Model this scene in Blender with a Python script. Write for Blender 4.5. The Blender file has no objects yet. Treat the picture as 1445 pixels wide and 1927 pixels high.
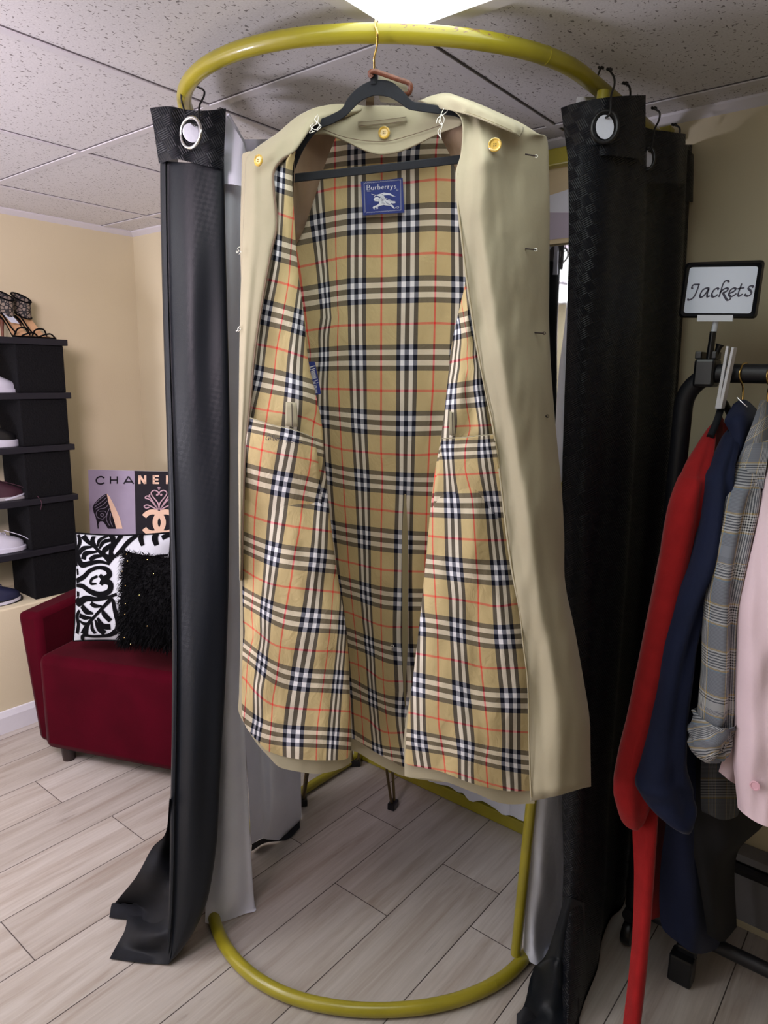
import bpy, bmesh, math, random
import numpy as np
from mathutils import Vector, noise
random.seed(7)
# ------------------------------------------------------------------ camera model (solved from the photo's vanishing lines)
S = 1.45                      # camera height in metres
F = 1305.33
YAW, PIT, ROL = -0.67660823, 0.19528146, 0.017662
_sa, _ca = math.sin(YAW), math.cos(YAW)
FWD = np.array([_sa*math.cos(PIT), _ca*math.cos(PIT), -math.sin(PIT)])
_R0 = np.array([_ca, -_sa, 0.0]); _U0 = np.cross(_R0, FWD)
RGT = _R0*math.cos(ROL)+_U0*math.sin(ROL); UPV = -_R0*math.sin(ROL)+_U0*math.cos(ROL)
EYE = np.array([0, 0, S]); HD = np.array([_sa, _ca, 0.0]); HR = np.array([_ca, -_sa, 0.0])
def ray(x, y): return RGT*(x-722.5)/F - UPV*(y-963.5)/F + FWD
def on_plane(x, y, Q, n):
    d = ray(x, y); return EYE + d*(((np.array(Q)-EYE)@np.array(n))/(d@np.array(n)))
def at_z(x, y, z): return on_plane(x, y, (0, 0, z), (0, 0, 1))
def at_x(x, y, X): return on_plane(x, y, (X, 0, 0), (1, 0, 0))
def at_y(x, y, Y): return on_plane(x, y, (0, Y, 0), (0, 1, 0))
def at_d(x, y, D):                       # point at horizontal distance D in front of the camera position; 'f' = on the floor
    if D == 'f': return at_z(x, y, 0.006)
    d = ray(x, y); return EYE + d*(D/(d@HD))
# ------------------------------------------------------------------ object helpers
COL = bpy.context.scene.collection
def new_mesh(name, V, Fc, uv=None, smooth=True, mats=None, midx=None):
    me = bpy.data.meshes.new(name)
    me.from_pydata([tuple(map(float, v)) for v in V], [], [tuple(f) for f in Fc])
    if smooth:
        me.polygons.foreach_set('use_smooth', [True]*len(me.polygons))
    if uv is not None:
        l = me.uv_layers.new(name='UVMap')
        idx = np.zeros(len(me.loops), dtype=np.int32); me.loops.foreach_get('vertex_index', idx)
        l.data.foreach_set('uv', np.asarray(uv, dtype=np.float32)[idx].ravel())
    if mats:
        for m in mats: me.materials.append(m)
    if midx is not None: me.polygons.foreach_set('material_index', midx)
    me.update(); return me
def tag(o, label=None, cat=None, group=None, kind=None):
    if label: o['label'] = label
    if cat: o['category'] = cat
    if group: o['group'] = group
    if kind: o['kind'] = kind
    return o
def thing(name, loc, label, cat, group=None):
    o = bpy.data.objects.new(name, None); COL.objects.link(o); o.location = tuple(map(float, loc))
    o.empty_display_size = .05
    return tag(o, label, cat, group)
def root_loc(o):
    v = Vector((0, 0, 0))
    while o: v += o.location; o = o.parent
    return v
class MB:                                 # collects world-space geometry, builds ONE object
    def __init__(s): s.V = []; s.F = []; s.U = []; s.M = []
    def add(s, V, Fc, U=None, m=0):
        b = len(s.V); s.V += [np.asarray(v, float) for v in V]
        s.U += [tuple(u) for u in U] if U is not None else [(0, 0)]*len(V)
        s.F += [tuple(i+b for i in f) for f in Fc]; s.M += [m]*len(Fc); return s
    def box(s, a, b, m=0, R=None, c=None):
        a = np.array(a, float); b = np.array(b, float)
        P = [np.array([(a, b)[i][0], (a, b)[j][1], (a, b)[k][2]]) for i in (0, 1) for j in (0, 1) for k in (0, 1)]
        if R is not None: P = [np.array(c)+R@(p) for p in P]
        return s.add(P, [(0, 1, 3, 2), (4, 6, 7, 5), (0, 4, 5, 1), (2, 3, 7, 6), (0, 2, 6, 4), (1, 5, 7, 3)], [(p[0]+p[2]*.3, p[1]+p[2]) for p in P], m)
    def tube(s, pts, r, n=12, closed=False, cap=True, m=0):
        P = [np.array(p, float) for p in pts]; N = len(P)
        rr = r if hasattr(r, '__len__') else [r]*N
        V = []; U = []; prev = None; L = 0
        for i in range(N):
            if closed: t = P[(i+1) % N]-P[i-1]
            else: t = P[min(i+1, N-1)]-P[max(i-1, 0)]
            t = t/(np.linalg.norm(t)+1e-12)
            if prev is None:
                a = np.array([0, 0, 1.]) if abs(t[2]) < .9 else np.array([1., 0, 0])
                nn = np.cross(t, a)
            else: nn = prev-t*(prev@t)
            nn /= np.linalg.norm(nn)+1e-12; prev = nn; bb = np.cross(t, nn)
            if i: L += np.linalg.norm(P[i]-P[i-1])
            for k in range(n):
                a = 2*math.pi*k/n
                V.append(P[i]+rr[i]*(math.cos(a)*nn+math.sin(a)*bb)); U.append((k/n, L*4))
        Fc = []
        for i in range(N if closed else N-1):
            j = (i+1) % N
            for k in range(n): Fc.append((i*n+k, i*n+(k+1) % n, j*n+(k+1) % n, j*n+k))
        if cap and not closed: Fc += [tuple(range(n-1, -1, -1)), tuple(range((N-1)*n, N*n))]
        return s.add(V, Fc, U, m)
    def lathe(s, prof, c, ax, n=24, m=0):          # prof [(r, h)] along axis ax from c
        ax = np.array(ax, float); ax /= np.linalg.norm(ax)
        a = np.array([0, 0, 1.]) if abs(ax[2]) < .9 else np.array([1., 0, 0])
        e1 = np.cross(ax, a); e1 /= np.linalg.norm(e1); e2 = np.cross(ax, e1)
        V = []
        for (r, h) in prof:
            for k in range(n):
                t = 2*math.pi*k/n; V.append(np.array(c)+ax*h+r*(math.cos(t)*e1+math.sin(t)*e2))
        Fc = [(i*n+k, i*n+(k+1) % n, (i+1)*n+(k+1) % n, (i+1)*n+k) for i in range(len(prof)-1) for k in range(n)]
        Fc += [tuple(range(n-1, -1, -1)), tuple(range((len(prof)-1)*n, len(prof)*n))]
        return s.add(V, Fc, None, m)
    def plate(s, pts, nrm, th, m=0):               # flat polygon (world points) given thickness
        n = len(pts); nrm = np.array(nrm, float)
        A = [np.array(p)+nrm*th/2 for p in pts]; B = [np.array(p)-nrm*th/2 for p in pts]
        Fc = [tuple(range(n)), tuple(range(2*n-1, n-1, -1))]+[(i, (i+1) % n, n+(i+1) % n, n+i) for i in range(n)]
        return s.add(A+B, Fc, [(p[0], p[2]) for p in A+B], m)
    def build(s, name, mat, parent=None, smooth=True, label=None, bevel=0, loc=None, solid=0, autosmooth=True, sub=0):
        o_loc = root_loc(parent) if parent else Vector(tuple(map(float, loc)) if loc is not None else tuple(np.mean(s.V, axis=0)))
        off = np.array(o_loc)
        mats = mat if isinstance(mat, (list, tuple)) else [mat]
        me = new_mesh(name, [v-off for v in s.V], s.F, s.U, smooth, mats, s.M)
        o = bpy.data.objects.new(name, me); COL.objects.link(o)
        if parent: o.parent = parent
        else: o.location = o_loc
        if bevel:
            b = o.modifiers.new('b', 'BEVEL'); b.width = bevel; b.segments = 2; b.limit_method = 'ANGLE'; b.angle_limit = .7
        if sub:
            b = o.modifiers.new('s', 'SUBSURF'); b.levels = sub; b.render_levels = sub
        if solid:
            b = o.modifiers.new('t', 'SOLIDIFY'); b.thickness = solid; b.offset = 0
        if smooth and autosmooth:
            me.set_sharp_from_angle(angle=.7)
        if label: o['label'] = label
        return o
def crow(P, t):                           # Catmull-Rom through list of arrays, t in 0..1
    n = len(P)-1; x = t*n; i = min(int(x), n-1); f = x-i
    p0 = P[i-1] if i > 0 else 2*P[0]-P[1]; p1 = P[i]; p2 = P[i+1]; p3 = P[i+2] if i+2 <= n else 2*P[n]-P[n-1]
    return .5*((2*p1)+(-p0+p2)*f+(2*p0-5*p1+4*p2-p3)*f*f+(-p0+3*p1-3*p2+p3)*f**3)
def smooth_line(pts, k=6, closed=False):
    P = [np.array(p, float) for p in pts]
    if closed:
        n = len(P); out = []
        for i in range(n):
            p0, p1, p2, p3 = P[i-1], P[i], P[(i+1) % n], P[(i+2) % n]
            for j in range(k):
                f = j/k; out.append(.5*((2*p1)+(-p0+p2)*f+(2*p0-5*p1+4*p2-p3)*f*f+(-p0+3*p1-3*p2+p3)*f**3))
        return out
    return [crow(P, i/((len(P)-1)*k)) for i in range((len(P)-1)*k+1)]
def grid(rows, nu, nv, fn, disp=None):    # rows of control points (px, py, k) -> (V, F, px coords, st)
    R = [[np.array(c, float) for c in r] for r in rows]
    nc = len(R[0]); V = []; PX = []; ST = []
    cols = [[crow(r, i/nu) for i in range(nu+1)] for r in R]
    for j in range(nv+1):
        for i in range(nu+1):
            p = crow([c[i] for c in cols], j/nv)
            if disp is not None: p = p+disp(p, i/nu, j/nv)
            V.append(fn(*p)); PX.append(p[:2]); ST.append((i/nu, j/nv))
    Fc = [(j*(nu+1)+i, j*(nu+1)+i+1, (j+1)*(nu+1)+i+1, (j+1)*(nu+1)+i) for j in range(nv) for i in range(nu)]
    return V, Fc, np.array(PX), np.array(ST)
def rows_lr(tab, ks, cols=None):          # rows from (y, xl, xr[, yl-yr]) with fractional columns ks -> (frac, k)
    out = []
    for t in tab:
        y, xl, xr = t[:3]; yr = t[3] if len(t) > 3 else y
        out.append([(xl+(xr-xl)*f, y+(yr-y)*f, k) for f, k in ks])
    return out
class TPS:                                # thin-plate field through polyline samples: value(px, py)
    def __init__(s, lines, lam=.5, step=28):
        P = []; v = []
        for val, pl in lines:
            pl = [np.array(p, float) for p in pl]
            for a, b in zip(pl[:-1], pl[1:]):
                n = max(1, int(np.linalg.norm(b-a)/step))
                for i in range(n): P.append(a+(b-a)*i/n); v.append(val)
            P.append(pl[-1]); v.append(val)
        s.P = np.array(P)/500; v = np.array(v); n = len(v)
        K = s.k(np.linalg.norm(s.P[:, None]-s.P[None], axis=2))+lam*1e-3*np.eye(n)
        A = np.zeros((n+3, n+3)); A[:n, :n] = K; A[:n, n] = 1; A[:n, n+1:] = s.P; A[n, :n] = 1; A[n+1:, :n] = s.P.T
        s.w = np.linalg.solve(A, np.r_[v, 0, 0, 0])
    def k(s, r): return np.where(r > 1e-9, r*r*np.log(np.maximum(r, 1e-9)), 0)
    def __call__(s, Q):
        Q = np.asarray(Q)/500; n = len(s.P)
        return s.k(np.linalg.norm(Q[:, None]-s.P[None], axis=2))@s.w[:n]+s.w[n]+Q@s.w[n+1:]
def nz(x, y, z=0.): return noise.noise(Vector((x, y, z)))
def ribbon(pts, w, k=6, taper=False):     # 2-D stroke -> quads in px space; w number or list
    P = smooth_line(pts, k) if len(pts) > 2 else [np.array(p, float) for p in pts]
    n = len(P); V = []
    ws = [w]*n if not hasattr(w, '__len__') else list(np.interp(np.linspace(0, 1, n), np.linspace(0, 1, len(w)), w))
    for i in range(n):
        t = P[min(i+1, n-1)]-P[max(i-1, 0)]; t = t/(np.linalg.norm(t)+1e-9); q = np.array([-t[1], t[0]])
        V += [P[i]+q*ws[i]/2, P[i]-q*ws[i]/2]
    return V, [(2*i, 2*i+1, 2*i+3, 2*i+2) for i in range(n-1)]
def nib(pts, w, ang, k=8, th=.25):        # calligraphic stroke (broad nib)
    P = smooth_line(pts, k); q = np.array([math.cos(ang), -math.sin(ang)])*w/2; n = len(P); V = []
    for i in range(n):
        t = P[min(i+1, n-1)]-P[max(i-1, 0)]; t = t/(np.linalg.norm(t)+1e-9); pp = np.array([-t[1], t[0]])
        s = 1 if pp@q >= 0 else -1
        e = pp*max(abs(pp@q), w*th/2)
        V += [P[i]+e, P[i]-e]
    return V, [(2*i, 2*i+1, 2*i+3, 2*i+2) for i in range(n-1)]
# ------------------------------------------------------------------ materials
def lin(c):
    c = [x/255 for x in c]; return tuple(x/12.92 if x <= .04045 else ((x+.055)/1.055)**2.4 for x in c)+(1,)
class NT:
    def __init__(s, name):
        s.m = bpy.data.materials.new(name); s.m.use_nodes = True; s.t = s.m.node_tree; s.n = s.t.nodes
        s.b = s.n['Principled BSDF']
    def new(s, t, **kw):
        x = s.n.new(t)
        for k, v in kw.items():
            if hasattr(x, k) and not k[0].isupper(): setattr(x, k, v)
            else: x.inputs[k.replace('_', ' ')].default_value = v
        return x
    def link(s, a, b): s.t.links.new(a, b)
    def math(s, op, a, b=None, c=None):
        x = s.n.new('ShaderNodeMath'); x.operation = op
        for i, v in enumerate((a, b, c)):
            if v is None: continue
            if hasattr(v, 'is_output'): s.link(v, x.inputs[i])
            else: x.inputs[i].default_value = v
        return x.outputs[0]
    def mix(s, f, a, b, typ='MIX'):
        x = s.n.new('ShaderNodeMix'); x.data_type = 'RGBA'; x.blend_type = typ
        for i, v in ((0, f), (6, a), (7, b)):
            if hasattr(v, 'is_output'): s.link(v, x.inputs[i])
            else: x.inputs[i].default_value = v
        return x.outputs[2]
    def coord(s, kind='Object', scale=(1, 1, 1), rot=(0, 0, 0)):
        tc = s.n.new('ShaderNodeTexCoord'); mp = s.n.new('ShaderNodeMapping')
        mp.inputs['Scale'].default_value = scale; mp.inputs['Rotation'].default_value = rot
        s.link(tc.outputs[kind], mp.inputs[0]); return mp.outputs[0]
    def noise(s, co, scale, detail=3, rough=.5, dist=0):
        x = s.n.new('ShaderNodeTexNoise'); s.link(co, x.inputs['Vector'])
        x.inputs['Scale'].default_value = scale; x.inputs['Detail'].default_value = detail
        x.inputs['Roughness'].default_value = rough; x.inputs['Distortion'].default_value = dist
        return x.outputs['Fac']
    def ramp(s, f, stops, const=False):
        x = s.n.new('ShaderNodeValToRGB'); s.link(f, x.inputs[0]); cr = x.color_ramp
        if const: cr.interpolation = 'CONSTANT'
        while len(cr.elements) < len(stops): cr.elements.new(.5)
        for e, (p, c) in zip(cr.elements, stops): e.position = p; e.color = c if len(c) == 4 else tuple(c)+(1,)
        return x.outputs[0]
    def bump(s, h, st=.3, dist=.01):
        x = s.n.new('ShaderNodeBump'); s.link(h, x.inputs['Height']); x.inputs['Strength'].default_value = st; x.inputs['Distance'].default_value = dist
        s.link(x.outputs[0], s.b.inputs['Normal']); return x
    def col(s, c):
        if hasattr(c, 'is_output'): s.link(c, s.b.inputs['Base Color'])
        else: s.b.inputs['Base Color'].default_value = c
def M(name, c, rough=.6, metal=0, var=.12, nscale=18, bump=0, bscale=60, bdist=.004, sheen=0, spec=None, coat=0, alpha=None, stretch=(1, 1, 1)):
    t = NT(name); co = t.coord('Object', stretch)
    base = lin(c); n = t.noise(co, nscale, 4)
    d = tuple(x*(1-var) for x in base[:3])+(1,); l = tuple(min(1, x*(1+var)) for x in base[:3])+(1,)
    t.col(t.ramp(n, [(.3, d), (.7, l)]))
    t.b.inputs['Roughness'].default_value = rough; t.b.inputs['Metallic'].default_value = metal
    if spec is not None: t.b.inputs['Specular IOR Level'].default_value = spec
    if sheen: t.b.inputs['Sheen Weight'].default_value = sheen; t.b.inputs['Sheen Roughness'].default_value = .4
    if coat: t.b.inputs['Coat Weight'].default_value = coat; t.b.inputs['Coat Roughness'].default_value = .1
    if bump: t.bump(t.noise(co, bscale, 4), bump, bdist)
    return t.m
def plaid_mat(name, dark=1.0):
    t = NT(name); tc = t.n.new('ShaderNodeTexCoord'); sp = t.n.new('ShaderNodeSeparateXYZ'); t.link(tc.outputs['UV'], sp.inputs[0])
    T, K, W, R = [tuple(v/255 for v in c)+(1,) for c in ((204, 182, 134), (14, 18, 36), (248, 246, 252), (238, 58, 56))]
    def warp(o):
        f = t.math('FRACT', o)
        return t.ramp(f, [(0, R), (.017, T), (.3025, K), (.3815, W), (.4605, K), (.5395, W), (.6185, K), (.6975, T), (.983, R)], True)
    a, b = warp(sp.outputs[0]), warp(sp.outputs[1])
    x = t.n.new('ShaderNodeCombineXYZ'); t.link(sp.outputs[0], x.inputs[0]); t.link(sp.outputs[1], x.inputs[1])
    wv = t.noise(x.outputs[0], 60, 2)
    c = t.mix(t.math('MULTIPLY_ADD', wv, .10, .39), a, b)
    gm = t.new('ShaderNodeGamma', Gamma=2.2); t.link(c, gm.inputs[0]); c = gm.outputs[0]
    n2 = t.noise(x.outputs[0], 2.2, 3)
    c = t.mix(.5, c, t.ramp(n2, [(.3, (.8*dark,)*3), (.7, (1.0*dark,)*3)]), 'MULTIPLY')
    t.col(c); t.b.inputs['Roughness'].default_value = .75; t.b.inputs['Specular IOR Level'].default_value = .25
    h = t.math('ADD', t.math('MULTIPLY', t.noise(x.outputs[0], 7, 2, .5, .6), .5), t.math('MULTIPLY', t.noise(x.outputs[0], 2.5, 3, .6, 1.), 1.5))
    t.bump(h, .22, .008); return t.m
def curtain_mat(name, c, spec=.45, rough=.42, weave=.6, ck_=56., wv_=84.):
    t = NT(name); tc = t.n.new('ShaderNodeTexCoord'); mp = t.n.new('ShaderNodeMapping'); t.link(tc.outputs['UV'], mp.inputs[0])
    mp.inputs['Rotation'].default_value = (0, 0, .5)
    ck = t.new('ShaderNodeTexChecker', Scale=ck_); t.link(mp.outputs[0], ck.inputs[0])
    w1 = t.new('ShaderNodeTexWave', Scale=wv_, Distortion=.3); w1.bands_direction = 'X'; t.link(mp.outputs[0], w1.inputs[0])
    w2 = t.new('ShaderNodeTexWave', Scale=wv_, Distortion=.3); w2.bands_direction = 'Y'; t.link(mp.outputs[0], w2.inputs[0])
    h = t.mix(ck.outputs['Fac'], w1.outputs['Color'], w2.outputs['Color'])
    b = lin(c); t.col(t.mix(h, tuple(x*.75 for x in b[:3])+(1,), tuple(x*1.25 for x in b[:3])+(1,)))
    t.b.inputs['Roughness'].default_value = rough; t.b.inputs['Specular IOR Level'].default_value = spec
    t.b.inputs['Sheen Weight'].default_value = .03
    t.bump(h, weave, .002); return t.m
MT = {}
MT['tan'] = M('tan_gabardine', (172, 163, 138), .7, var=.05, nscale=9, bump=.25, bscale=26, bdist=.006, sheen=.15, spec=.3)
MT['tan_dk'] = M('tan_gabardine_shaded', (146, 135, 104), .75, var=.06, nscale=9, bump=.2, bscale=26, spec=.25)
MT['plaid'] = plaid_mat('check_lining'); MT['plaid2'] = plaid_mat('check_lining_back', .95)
MT['satin_brown'] = M('sleeve_satin', (140, 118, 98), .35, var=.15, nscale=14, bump=.4, bscale=16, bdist=.01)
MT['tape'] = M('seam_tape', (112, 92, 74), .6)
MT['velvet'] = M('black_velvet', (9, 13, 22), .85, var=.3, nscale=60, sheen=.06, bump=.3, bscale=400, bdist=.001)
MT['chrome'] = M('chrome', (220, 220, 220), .18, 1, var=.03)
MT['gold'] = M('brass_wire', (214, 180, 108), .22, 1, var=.05)
MT['bronze'] = M('aged_brass', (126, 112, 84), .35, 1, var=.1)
MT['amber'] = M('amber_horn', (222, 182, 84), .2, var=.3, nscale=90, coat=.6)
MT['thread'] = M('white_thread', (238, 236, 228), .8, var=.02)
MT['dkthread'] = M('dark_thread', (52, 40, 36), .8)
MT['navythread'] = M('navy_thread', (22, 24, 60), .7)
MT['leather'] = M('brown_leather', (104, 58, 40), .45, var=.25, nscale=70, bump=.3, bscale=120)
MT['label_blue'] = M('label_navy_blue', (34, 52, 130), .65, var=.12, nscale=120)
MT['label_ink'] = M('label_silver_thread', (225, 228, 240), .6, var=.05)
MT['hornshade'] = M('emblem_grey_thread', (110, 118, 150), .6)
MT['black_curt'] = curtain_mat('black_basketweave_curtain', (3, 6, 16), .3, .45, .45, 21., 33.)
MT['black_satin'] = curtain_mat('black_satin_curtain', (13, 18, 25), .25, .42, .1)
MT['black_dull'] = M('black_reverse_and_shadow', (14, 17, 26), .75, var=.3, nscale=40)  # reverse of the black cloth, also colours the painted hem shadow
MT['white_curt'] = M('white_lining_cloth', (226, 229, 243), .75, var=.05, nscale=6, bump=.35, bscale=14, bdist=.012, sheen=.1)
MT['hook'] = M('black_hook', (18, 18, 20), .35)
MT['black_metal'] = M('black_rack_metal', (22, 22, 28), .5, var=.2, nscale=40, bump=.1, bscale=120)
MT['black_plastic'] = M('black_plastic', (16, 17, 21), .3)
MT['clear'] = M('clear_plastic', (205, 210, 220), .15, var=.02)
MT['paper'] = M('white_card', (206, 216, 234), .22, var=.01, coat=.5)
MT['ink'] = M('grey_ink', (66, 64, 84), .6)
MT['red'] = M('red_knit', (158, 30, 32), .9, var=.1, nscale=30, bump=.35, bscale=260, bdist=.002, sheen=.2, spec=.2)
MT['navy'] = M('navy_wool', (24, 32, 60), .8, var=.12, nscale=16, bump=.15, bscale=300, sheen=.1, spec=.25)
MT['blackwool'] = M('black_wool', (11, 12, 17), .85, var=.2)
MT['pink'] = M('pink_linen', (234, 208, 216), .8, var=.03, nscale=14, bump=.2, bscale=180, bdist=.002)
MT['pinkbtn'] = M('pink_button', (226, 176, 190), .35)
MT['velour'] = M('burgundy_velvet', (66, 3, 18), .9, var=.2, nscale=7, sheen=.03, bump=.2, bscale=220, bdist=.002, spec=.06)
MT['darkwood'] = M('dark_wood', (40, 28, 26), .4)
MT['block'] = M('black_painted_block', (8, 8, 11), .9, var=.3, nscale=110, spec=.2, bump=.6, bscale=150, bdist=.006)
MT['board'] = M('black_painted_board', (24, 23, 30), .55, spec=.3, var=.12, nscale=30)
MT['white_sh'] = M('white_shoe_leather', (186, 186, 198), .45, var=.04)
MT['maroon'] = M('maroon_mesh', (52, 20, 34), .7, var=.2)
MT['navyshoe'] = M('navy_shoe', (28, 32, 60), .6, var=.2)
MT['solegrey'] = M('grey_sole', (150, 148, 150), .6)
MT['nude'] = M('gold_insole', (214, 172, 130), .35, var=.06)
MT['lilac'] = M('lilac_print', (152, 142, 160), .6, spec=.1, var=.03)
MT['printblack'] = M('black_print', (28, 24, 30), .5, spec=.1)
MT['printpeach'] = M('peach_print', (226, 192, 166), .55, spec=.1, var=.03)
MT['printrose'] = M('rose_print', (186, 150, 160), .55, var=.15, nscale=40)
MT['printgrey'] = M('grey_print', (120, 112, 128), .55)
MT['cushwhite'] = M('white_cotton', (178, 182, 188), .85, var=.02, bump=.2, bscale=30)
MT['cushblack'] = M('black_flock', (6, 6, 9), .9, spec=.1)
MT['fur'] = M('black_fur', (4, 4, 6), .8, var=.3, nscale=30, spec=.12)
MT['sequin'] = M('gold_bead', (255, 214, 140), .2, 1)
MT['heater'] = M('grey_heater_enamel', (112, 112, 118), .4, var=.05)
MT['heaterdk'] = M('heater_slot', (14, 14, 16), .6)
MT['trimwhite'] = M('white_trim_paint', (214, 214, 220), .4, var=.02)
MT['seatblack'] = M('black_vinyl', (18, 18, 20), .5)
MT['canvas_w'] = M('canvas_white', (214, 216, 224), .7, var=.03)
MT['canvas_l'] = M('canvas_lilac', (172, 162, 176), .7, var=.04)
MT['canvas_b'] = M('canvas_beige', (206, 188, 150), .7, var=.03)
MT['mirrorframe'] = M('mirror_frame', (34, 40, 48), .4)
def mirror_mat():
    t = NT('mirror_glass'); t.col((.5, .52, .52, 1)); t.b.inputs['Metallic'].default_value = 1; t.b.inputs['Roughness'].default_value = .02; return t.m
MT['mirror'] = mirror_mat()
def yellow_mat():
    t = NT('yellow_gold_paint'); co = t.coord('Object')
    n = t.noise(co, 12, 3)
    c = t.ramp(n, [(.3, lin((150, 140, 34))), (.7, lin((164, 152, 40)))])
    # worn paint where hangers rub the front of the hoop
    geo = t.n.new('ShaderNodeNewGeometry'); sp = t.n.new('ShaderNodeSeparateXYZ'); t.link(geo.outputs['Position'], sp.inputs[0])
    ch = t.noise(t.coord('Object', (30, 30, 90)), 1.6, 5, .7)
    mx = t.math('MULTIPLY', t.math('GREATER_THAN', sp.outputs[0], WEAR[0]), t.math('LESS_THAN', sp.outputs[0], WEAR[1]))
    mz = t.math('MULTIPLY', t.math('GREATER_THAN', sp.outputs[2], WEAR[2]), t.math('LESS_THAN', sp.outputs[2], WEAR[3]))
    my = t.math('LESS_THAN', sp.outputs[1], 1.3)
    mk = t.math('MULTIPLY', t.math('MULTIPLY', t.math('MULTIPLY', mx, mz), my), t.math('GREATER_THAN', ch, .56))
    c = t.mix(mk, c, lin((120, 84, 70)))
    t.col(c); t.b.inputs['Roughness'].default_value = .32; t.b.inputs['Coat Weight'].default_value = .3
    t.bump(t.noise(co, 60, 3), .06, .003); return t.m
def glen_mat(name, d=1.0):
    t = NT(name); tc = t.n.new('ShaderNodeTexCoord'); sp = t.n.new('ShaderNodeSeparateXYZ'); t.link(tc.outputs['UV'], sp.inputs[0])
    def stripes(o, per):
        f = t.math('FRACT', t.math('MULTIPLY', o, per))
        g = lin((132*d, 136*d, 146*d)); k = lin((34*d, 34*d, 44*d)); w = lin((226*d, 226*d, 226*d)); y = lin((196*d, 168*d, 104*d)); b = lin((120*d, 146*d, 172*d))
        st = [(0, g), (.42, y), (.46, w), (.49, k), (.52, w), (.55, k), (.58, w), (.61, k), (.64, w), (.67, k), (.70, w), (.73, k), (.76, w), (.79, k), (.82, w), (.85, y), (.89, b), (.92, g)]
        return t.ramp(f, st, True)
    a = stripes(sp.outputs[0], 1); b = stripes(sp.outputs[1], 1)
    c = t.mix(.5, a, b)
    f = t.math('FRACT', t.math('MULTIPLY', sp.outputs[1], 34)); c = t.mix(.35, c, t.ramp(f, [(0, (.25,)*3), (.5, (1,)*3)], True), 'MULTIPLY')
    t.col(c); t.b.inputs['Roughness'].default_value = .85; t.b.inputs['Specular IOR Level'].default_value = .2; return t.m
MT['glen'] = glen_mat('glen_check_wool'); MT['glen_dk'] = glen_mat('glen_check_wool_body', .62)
def lace_mat():
    t = NT('black_lace'); co = t.coord('Object'); v = t.new('ShaderNodeTexVoronoi', Scale=70.); v.feature = 'DISTANCE_TO_EDGE'; t.link(co, v.inputs['Vector'])
    f = t.math('LESS_THAN', v.outputs['Distance'], .13)
    t.col(t.mix(f, lin((124, 112, 100)), lin((16, 15, 18)))); t.b.inputs['Roughness'].default_value = .7; return t.m
MT['lace'] = lace_mat()
def wall_mat():
    t = NT('cream_wall_paint'); co = t.coord('Object'); n = t.noise(co, 1.5, 3)
    t.col(t.ramp(n, [(.3, lin((201, 191, 161))), (.7, lin((207, 197, 167)))])); t.b.inputs['Roughness'].default_value = .7
    t.bump(t.noise(co, 160, 4), .12, .003); return t.m
def ceil_mat():
    t = NT('speckled_ceiling_tile'); co = t.coord('Object')
    def specks(sc, th, rot, st):
        c2 = t.coord('Object', st, (0, 0, rot)); n = t.noise(c2, sc, 1, .4, .5); return t.math('GREATER_THAN', n, th)
    m = t.math('MAXIMUM', specks(175, .69, .4, (1, .42, 1)), specks(200, .70, -.5, (.45, 1, 1)))
    fine = t.noise(co, 240, 2)
    base = t.ramp(fine, [(.35, lin((202, 200, 202))), (.65, lin((212, 210, 212)))])
    t.col(t.mix(m, base, lin((128, 124, 124)))); t.b.inputs['Roughness'].default_value = .9
    t.bump(t.math('SUBTRACT', 1, m), .3, .003); return t.m
def floor_mat():
    t = NT('pale_oak_plank'); tc = t.n.new('ShaderNodeTexCoord'); mp = t.n.new('ShaderNodeMapping'); t.link(tc.outputs['UV'], mp.inputs[0])
    mp.inputs['Scale'].default_value = (14, 1.1, 1)
    n1 = t.noise(mp.outputs[0], 1.6, 6, .6, .6); mp2 = t.n.new('ShaderNodeMapping'); t.link(tc.outputs['UV'], mp2.inputs[0]); mp2.inputs['Scale'].default_value = (60, 2.2, 1)
    n2 = t.noise(mp2.outputs[0], 2.2, 4, .6)
    mp3 = t.n.new('ShaderNodeMapping'); t.link(tc.outputs['UV'], mp3.inputs[0]); mp3.inputs['Scale'].default_value = (7, 1.0, 1)
    n3 = t.noise(mp3.outputs[0], 2.4, 5, .7, 1.2)
    c = t.ramp(n1, [(.25, lin((166, 152, 140))), (.5, lin((192, 184, 176))), (.75, lin((206, 200, 194)))])
    c = t.mix(.35, c, t.ramp(n2, [(.3, (.62, .6, .58)), (.65, (1, 1, 1))]), 'MULTIPLY')
    c = t.mix(.55, c, t.ramp(n3, [(.22, (.42, .38, .35)), (.36, (1, 1, 1))]), 'MULTIPLY')
    oi = t.n.new('ShaderNodeAttribute'); oi.attribute_name = 'tone'
    c = t.mix(1., c, t.ramp(oi.outputs['Fac'], [(0, (.84, .83, .82)), (1, (1, 1, 1))]), 'MULTIPLY')
    t.col(c); t.b.inputs['Roughness'].default_value = .42; t.b.inputs['Specular IOR Level'].default_value = .35
    t.bump(n2, .08, .002); return t.m
MT['groove'] = M('plank_groove', (84, 76, 72), .8)
MT['tbar'] = M('ceiling_grid_metal', (205, 203, 208), .5, var=.02)
MT['tbar_dk'] = M('ceiling_grid_shadow_gap', (92, 88, 90), .8, var=.05)  # dark strips paint the shadow gap along each bar
# ================================================================== SETTING
ZC = 2.09
WA = np.array([-3.115, 1.946]); WB = np.array([2.2, 1.832])        # back wall line
def wall_y(x): return WA[1]+(WB[1]-WA[1])*(x-WA[0])/(WB[0]-WA[0])
XL, XU, ZL, YF, XR = -2.806, -3.115, .512, -2.2, 2.2
wm = wall_mat()
def struct(o): o['kind'] = 'structure'; return o
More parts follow.
